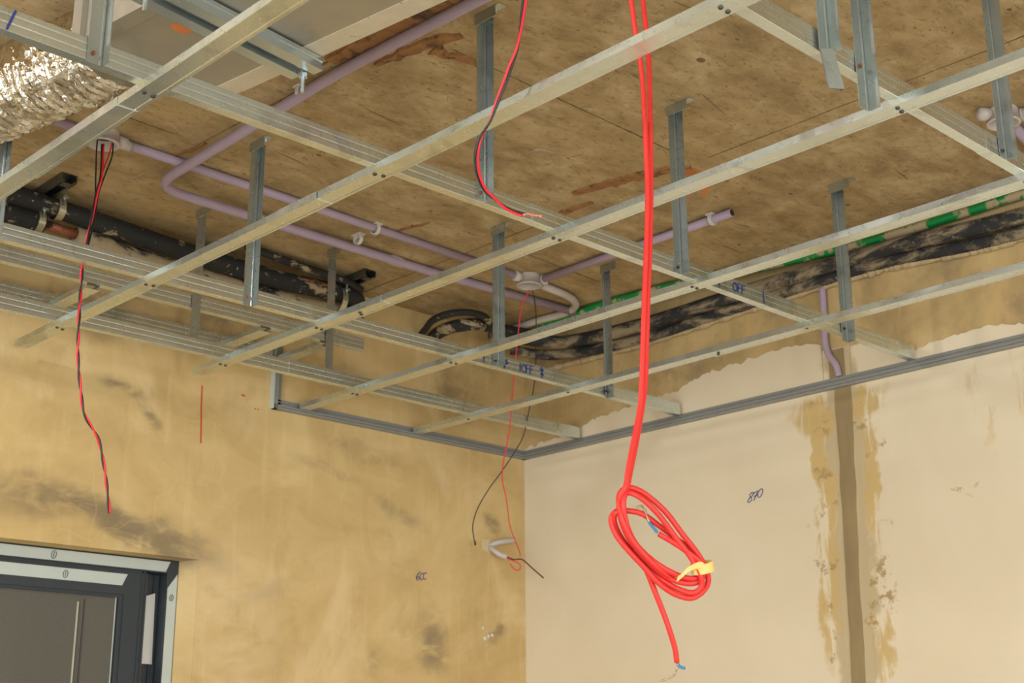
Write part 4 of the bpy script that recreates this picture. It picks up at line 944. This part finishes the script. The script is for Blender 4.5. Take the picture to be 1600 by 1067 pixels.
# pvc tube dropping into the open chase on the right wall
mb = MB(); mb.tube(smooth_path([(3.138, 2.030, 2.882), (3.138, 2.032, 2.80), (3.138, 2.034, 2.73), (3.139, 2.028, 2.69), (3.141, 2.008, 2.655), (3.143, 2.002, 2.622)], 6), 0.0095, 12)
o = mb.build('wall_conduit', M_PVC, None, True); tag(o, 'short upright lilac tube in the slot of the right wall', 'pipe')
mb = MB(); mb.tube([(3.1375, 2.030, 2.8823), (3.1375, 2.030, 2.8828)], 0.0075, 12); mb.build('bore_shade', M_SCREW, o)  # dark disc as the shade in the tube mouth

# ------------------------------------------------------------------ loose wires
def pair(label, path, turns, r, gap, start=0.0, ends=None, name='wire_pair', mats=(M_REDW, M_BLACKW), loose=0.0):
    P = even(smooth_path(path, 8), 0.006); root = empty(name, P[0]); tag(root, label, 'wire')
    u = Vector((0.72, -0.69, 0.0)); tot = len(P)
    for s, (mt, nm) in enumerate(zip(mats, ('red_wire', 'black_wire'))):
        Q = []
        for i, c in enumerate(P):
            t = i/(tot-1); a = math.pi*s + 2*math.pi*turns*max(0, t-start)
            tg = (P[min(i+1, tot-1)]-P[max(i-1, 0)]).normalized(); uu = (u - tg*u.dot(tg)).normalized(); ww = tg.cross(uu)
            g_ = gap*(1+loose*max(0, 1-t/0.3)); Q.append(c + (uu*math.cos(a)+ww*math.sin(a))*g_)
        mb = MB(); mb.tube(Q, r, 7); put(mb.build(nm, mt, None, True), root)
    return root
pr = pair('long twisted red and black wires hanging in front of the left wall', PATHS['w1'], 9.5, 0.0021, 0.0019, 0.25)
for pts, mt, nm in (([(1.309, 2.700, 2.972), (1.307, 2.695, 2.93), (1.303, 2.68, 2.87), (1.296, 2.66, 2.80), (1.287, 2.657, 2.72), (1.281, 2.656, 2.655)], M_BLACKW, 'black_wire'),
                    ([(1.345, 2.70, 2.972), (1.335, 2.69, 2.935), (1.318, 2.675, 2.89), (1.305, 2.664, 2.85), (1.295, 2.664, 2.78), (1.284, 2.664, 2.66)], M_REDW, 'red_wire'),
                    ([(1.350, 2.705, 2.972), (1.342, 2.69, 2.93), (1.322, 2.672, 2.88), (1.306, 2.666, 2.82), (1.301, 2.663, 2.76), (1.286, 2.663, 2.66)], M_BLACKW, 'black_wire')):
    mb = MB(); mb.tube(smooth_path(pts, 6), 0.0017, 7); put(mb.build(nm, mt, None, True), pr)
pr = pair('red and black wire pair curling up left of the red cables', PATHS['w2'], 2.6, 0.0021, 0.0023, 0.0)
e = PATHS['w2'][-1]
mb = MB(); mb.tube(smooth_path([e, (1.33, 1.348, 2.3835), (1.33, 1.340, 2.379), (1.33, 1.332, 2.376), (1.33, 1.322, 2.372)], 5), 0.0015, 7, True, lambda t, i: 0.0016*(1+0.35*math.sin(i*1.7))); put(mb.build('pink_end', plain('pinkish_wire_end', (0.8, 0.3, 0.22), 0.4, 0.4), None, True), pr)  # last stretch of the pair in a pale pink tone
w3 = empty('wire_pair', (2.71, 2.745, 2.955)); tag(w3, 'thin loose red and black wires dropping from the corner box', 'wire')
for k, mt, nm in (('w3r', M_REDW, 'red_wire'), ('w3b', M_BLACKW, 'black_wire')):
    mb = MB(); mb.tube(smooth_path(PATHS[k], 7), 0.0017, 7); put(mb.build(nm, mt, None, True), w3)
mb = MB(); b_ = Vector(PATHS['w3b'][-1]); mb.tube([b_+Vector((-.003,0,.012)), b_+Vector((0,0,-.002))], 0.003, 8); put(mb.build('wire_tip', M_BLACKW, None, True), w3)
# broken hole in the left wall with two flexible sleeves and stub wires
ws = empty('wall_outlet', (2.99, WL, 2.29)); tag(ws, 'grey cable sleeves poking out of the left wall near the corner', 'cable sleeve')
for k in ('flexa', 'flexb'):
    P = even(smooth_path(PATHS[k], 10), 0.003); mb = MB(); mb.tube(P, 0.0085, 12, True, lambda t, i: 0.0085*(1+0.06*(1 if i % 2 else -1))); put(mb.build('cable_sleeve', M_PVCW, None, True), ws)
for k, mt in (('stub_r', M_REDW), ('stub_b', M_BROWNW)):
    mb = MB(); mb.tube(smooth_path(PATHS[k], 7), 0.0022 if k == 'stub_b' else 0.0018, 7); put(mb.build('stub_wire', mt, None, True), ws)
vs = [(2.985, WL-0.0012, 2.292)]; n = 18
for k in range(n):
    a = 2*math.pi*k/n; rr = 0.028*(1+0.35*noise.noise(Vector((math.cos(a)*2, math.sin(a)*2, 7)))); vs.append((2.985+rr*math.cos(a), WL-0.0003, 2.292+0.8*rr*math.sin(a)))
mesh_obj('broken_plaster', vs, [[0, 1+k, 1+(k+1) % n] for k in range(n)], plain('pale_broken_plaster', (0.62, 0.5, 0.3), 0.95, bump=0.6), wall_left)
for (x, z, r) in ((2.985, 2.012, 0.005), (2.97, 2.004, 0.006), (3.0, 2.016, 0.005), (2.962, 2.036, 0.004)):
    mb = MB(); mb.tube([(x, WL-0.002, z), (x, WL+0.001, z)], r, 9); mb.build('paint_speck', M_PAPER, wall_left)

# ------------------------------------------------------------------ red power cables with the taped coil
rc = empty('red_cable', PATHS['red_a'][0]); tag(rc, 'red power cables hanging from the slab into a taped coil', 'cable')
for k in ('red_a', 'red_b', 'red_tail'):
    mb = MB(); mb.tube(even(smooth_path(PATHS[k], 10), 0.004), 0.0041, 10); put(mb.build('cable', M_REDCAB, None, True), rc)
for k, r, mt, nm in (('bare_tail', 0.0014, M_COND, 'bare_conductor'), ('blue_tail', 0.0022, M_BLUEW, 'blue_core'), ('blue_in', 0.0022, M_BLUEW, 'blue_core'), ('bare_in', 0.0016, M_COND, 'bare_conductor')):
    mb = MB(); mb.tube(smooth_path(PATHS[k], 6), r, 8, True, (lambda t, i: r*(1+0.4*math.sin(i*1.3))) if 'bare' in k else None); put(mb.build(nm, mt, None, True), rc)
# yellow tape: a band round the bundle and its loose tail
def ribbon(pts, wvec, t, mt, nm):
    P = smooth_path(pts, 6); wv = Vector(wvec); vs = []
    for i, c in enumerate(P):
        w_ = wv*(1-0.25*i/len(P)); off = Vector((0.66, 0.69, 0.3))*t
        vs += [c-w_, c+w_, c+w_+off, c-w_+off]
    n = len(P); fs = []
    for i in range(n-1):
        for k in range(4): fs.append([4*i+k, 4*i+(k+1) % 4, 4*i+4+(k+1) % 4, 4*i+4+k])
    fs += [[0,1,2,3], [4*n-4,4*n-3,4*n-2,4*n-1]]
    put(mesh_obj(nm, vs, fs, mt), rc)
ribbon(PATHS['tape'], (0.0010, -0.0008, 0.0048), 0.001, M_TAPE, 'tape_tail')
c = Vector(PATHS['tape_c']); ax = (Vector(PATHS['red_b'][37])-Vector(PATHS['red_b'][39])).normalized()
u = ax.orthogonal().normalized(); w = ax.cross(u); mb = MB()
fwd = Vector((0.66, 0.69, 0.3)); rt = fwd.cross(ax).normalized(); fw2 = ax.cross(rt)
vs = []; n = 20
for k in range(n):
    a = 2*math.pi*k/n; d = rt*math.cos(a)*0.0155 + fw2*math.sin(a)*0.0125
    for rr in (1.0, 1.06):
        for s in (-1, 1): vs.append(c + d*rr + ax*0.007*s)
fs = []
for k in range(n):
    b0, b1 = 4*k, 4*((k+1) % n); fs += [[b0, b0+1, b1+1, b1], [b0+2, b1+2, b1+3, b0+3], [b0, b1, b1+2, b0+2], [b0+1, b0+3, b1+3, b1+1]]
put(mesh_obj('tape_band', vs, fs, M_TAPE), rc)

# ------------------------------------------------------------------ bare site lamps hanging from the slab, out of view; the rear one is added fill
def site_lamp(x, y, drop, power, label):
    """bulb on a short flex: the milky glass itself gives the light"""
    root = empty('hanging_bulb', (x, y, ZS)); tag(root, label, 'lamp', 'bare bulbs on the slab')
    zb = ZS-drop
    mb = MB(); mb.tube([(x, y, ZS-0.0005), (x, y, zb+0.13)], 0.004, 8); put(mb.build('flex', M_BLACKW), root)
    mb = MB(); mb.tube([(x, y, zb+0.13), (x, y, zb+0.085)], 0.022, 14); put(mb.build('lamp_holder', M_WHITE), root)
    mt, nt, b = new_mat('lit_bulb'); b.inputs['Emission Color'].default_value = (1, 0.985, 0.95, 1); b.inputs['Emission Strength'].default_value = power
    mb = MB(); prof = [(0.016, 0.085), (0.03, 0.06), (0.048, 0.03), (0.055, 0.0), (0.048, -0.03), (0.028, -0.05), (0.004, -0.056)]
    mb.tube([(x, y, zb+h) for r, h in prof], 0.05, 18, True, lambda t, i: prof[i][0]); put(mb.build('bulb', mt, None, True), root)
site_lamp(-0.2, 2.15, 0.15, 280, 'bare bulb on the slab left of the view')
site_lamp(0.1, -1.2, 0.25, 330, 'added fill bulb on the slab behind the camera')
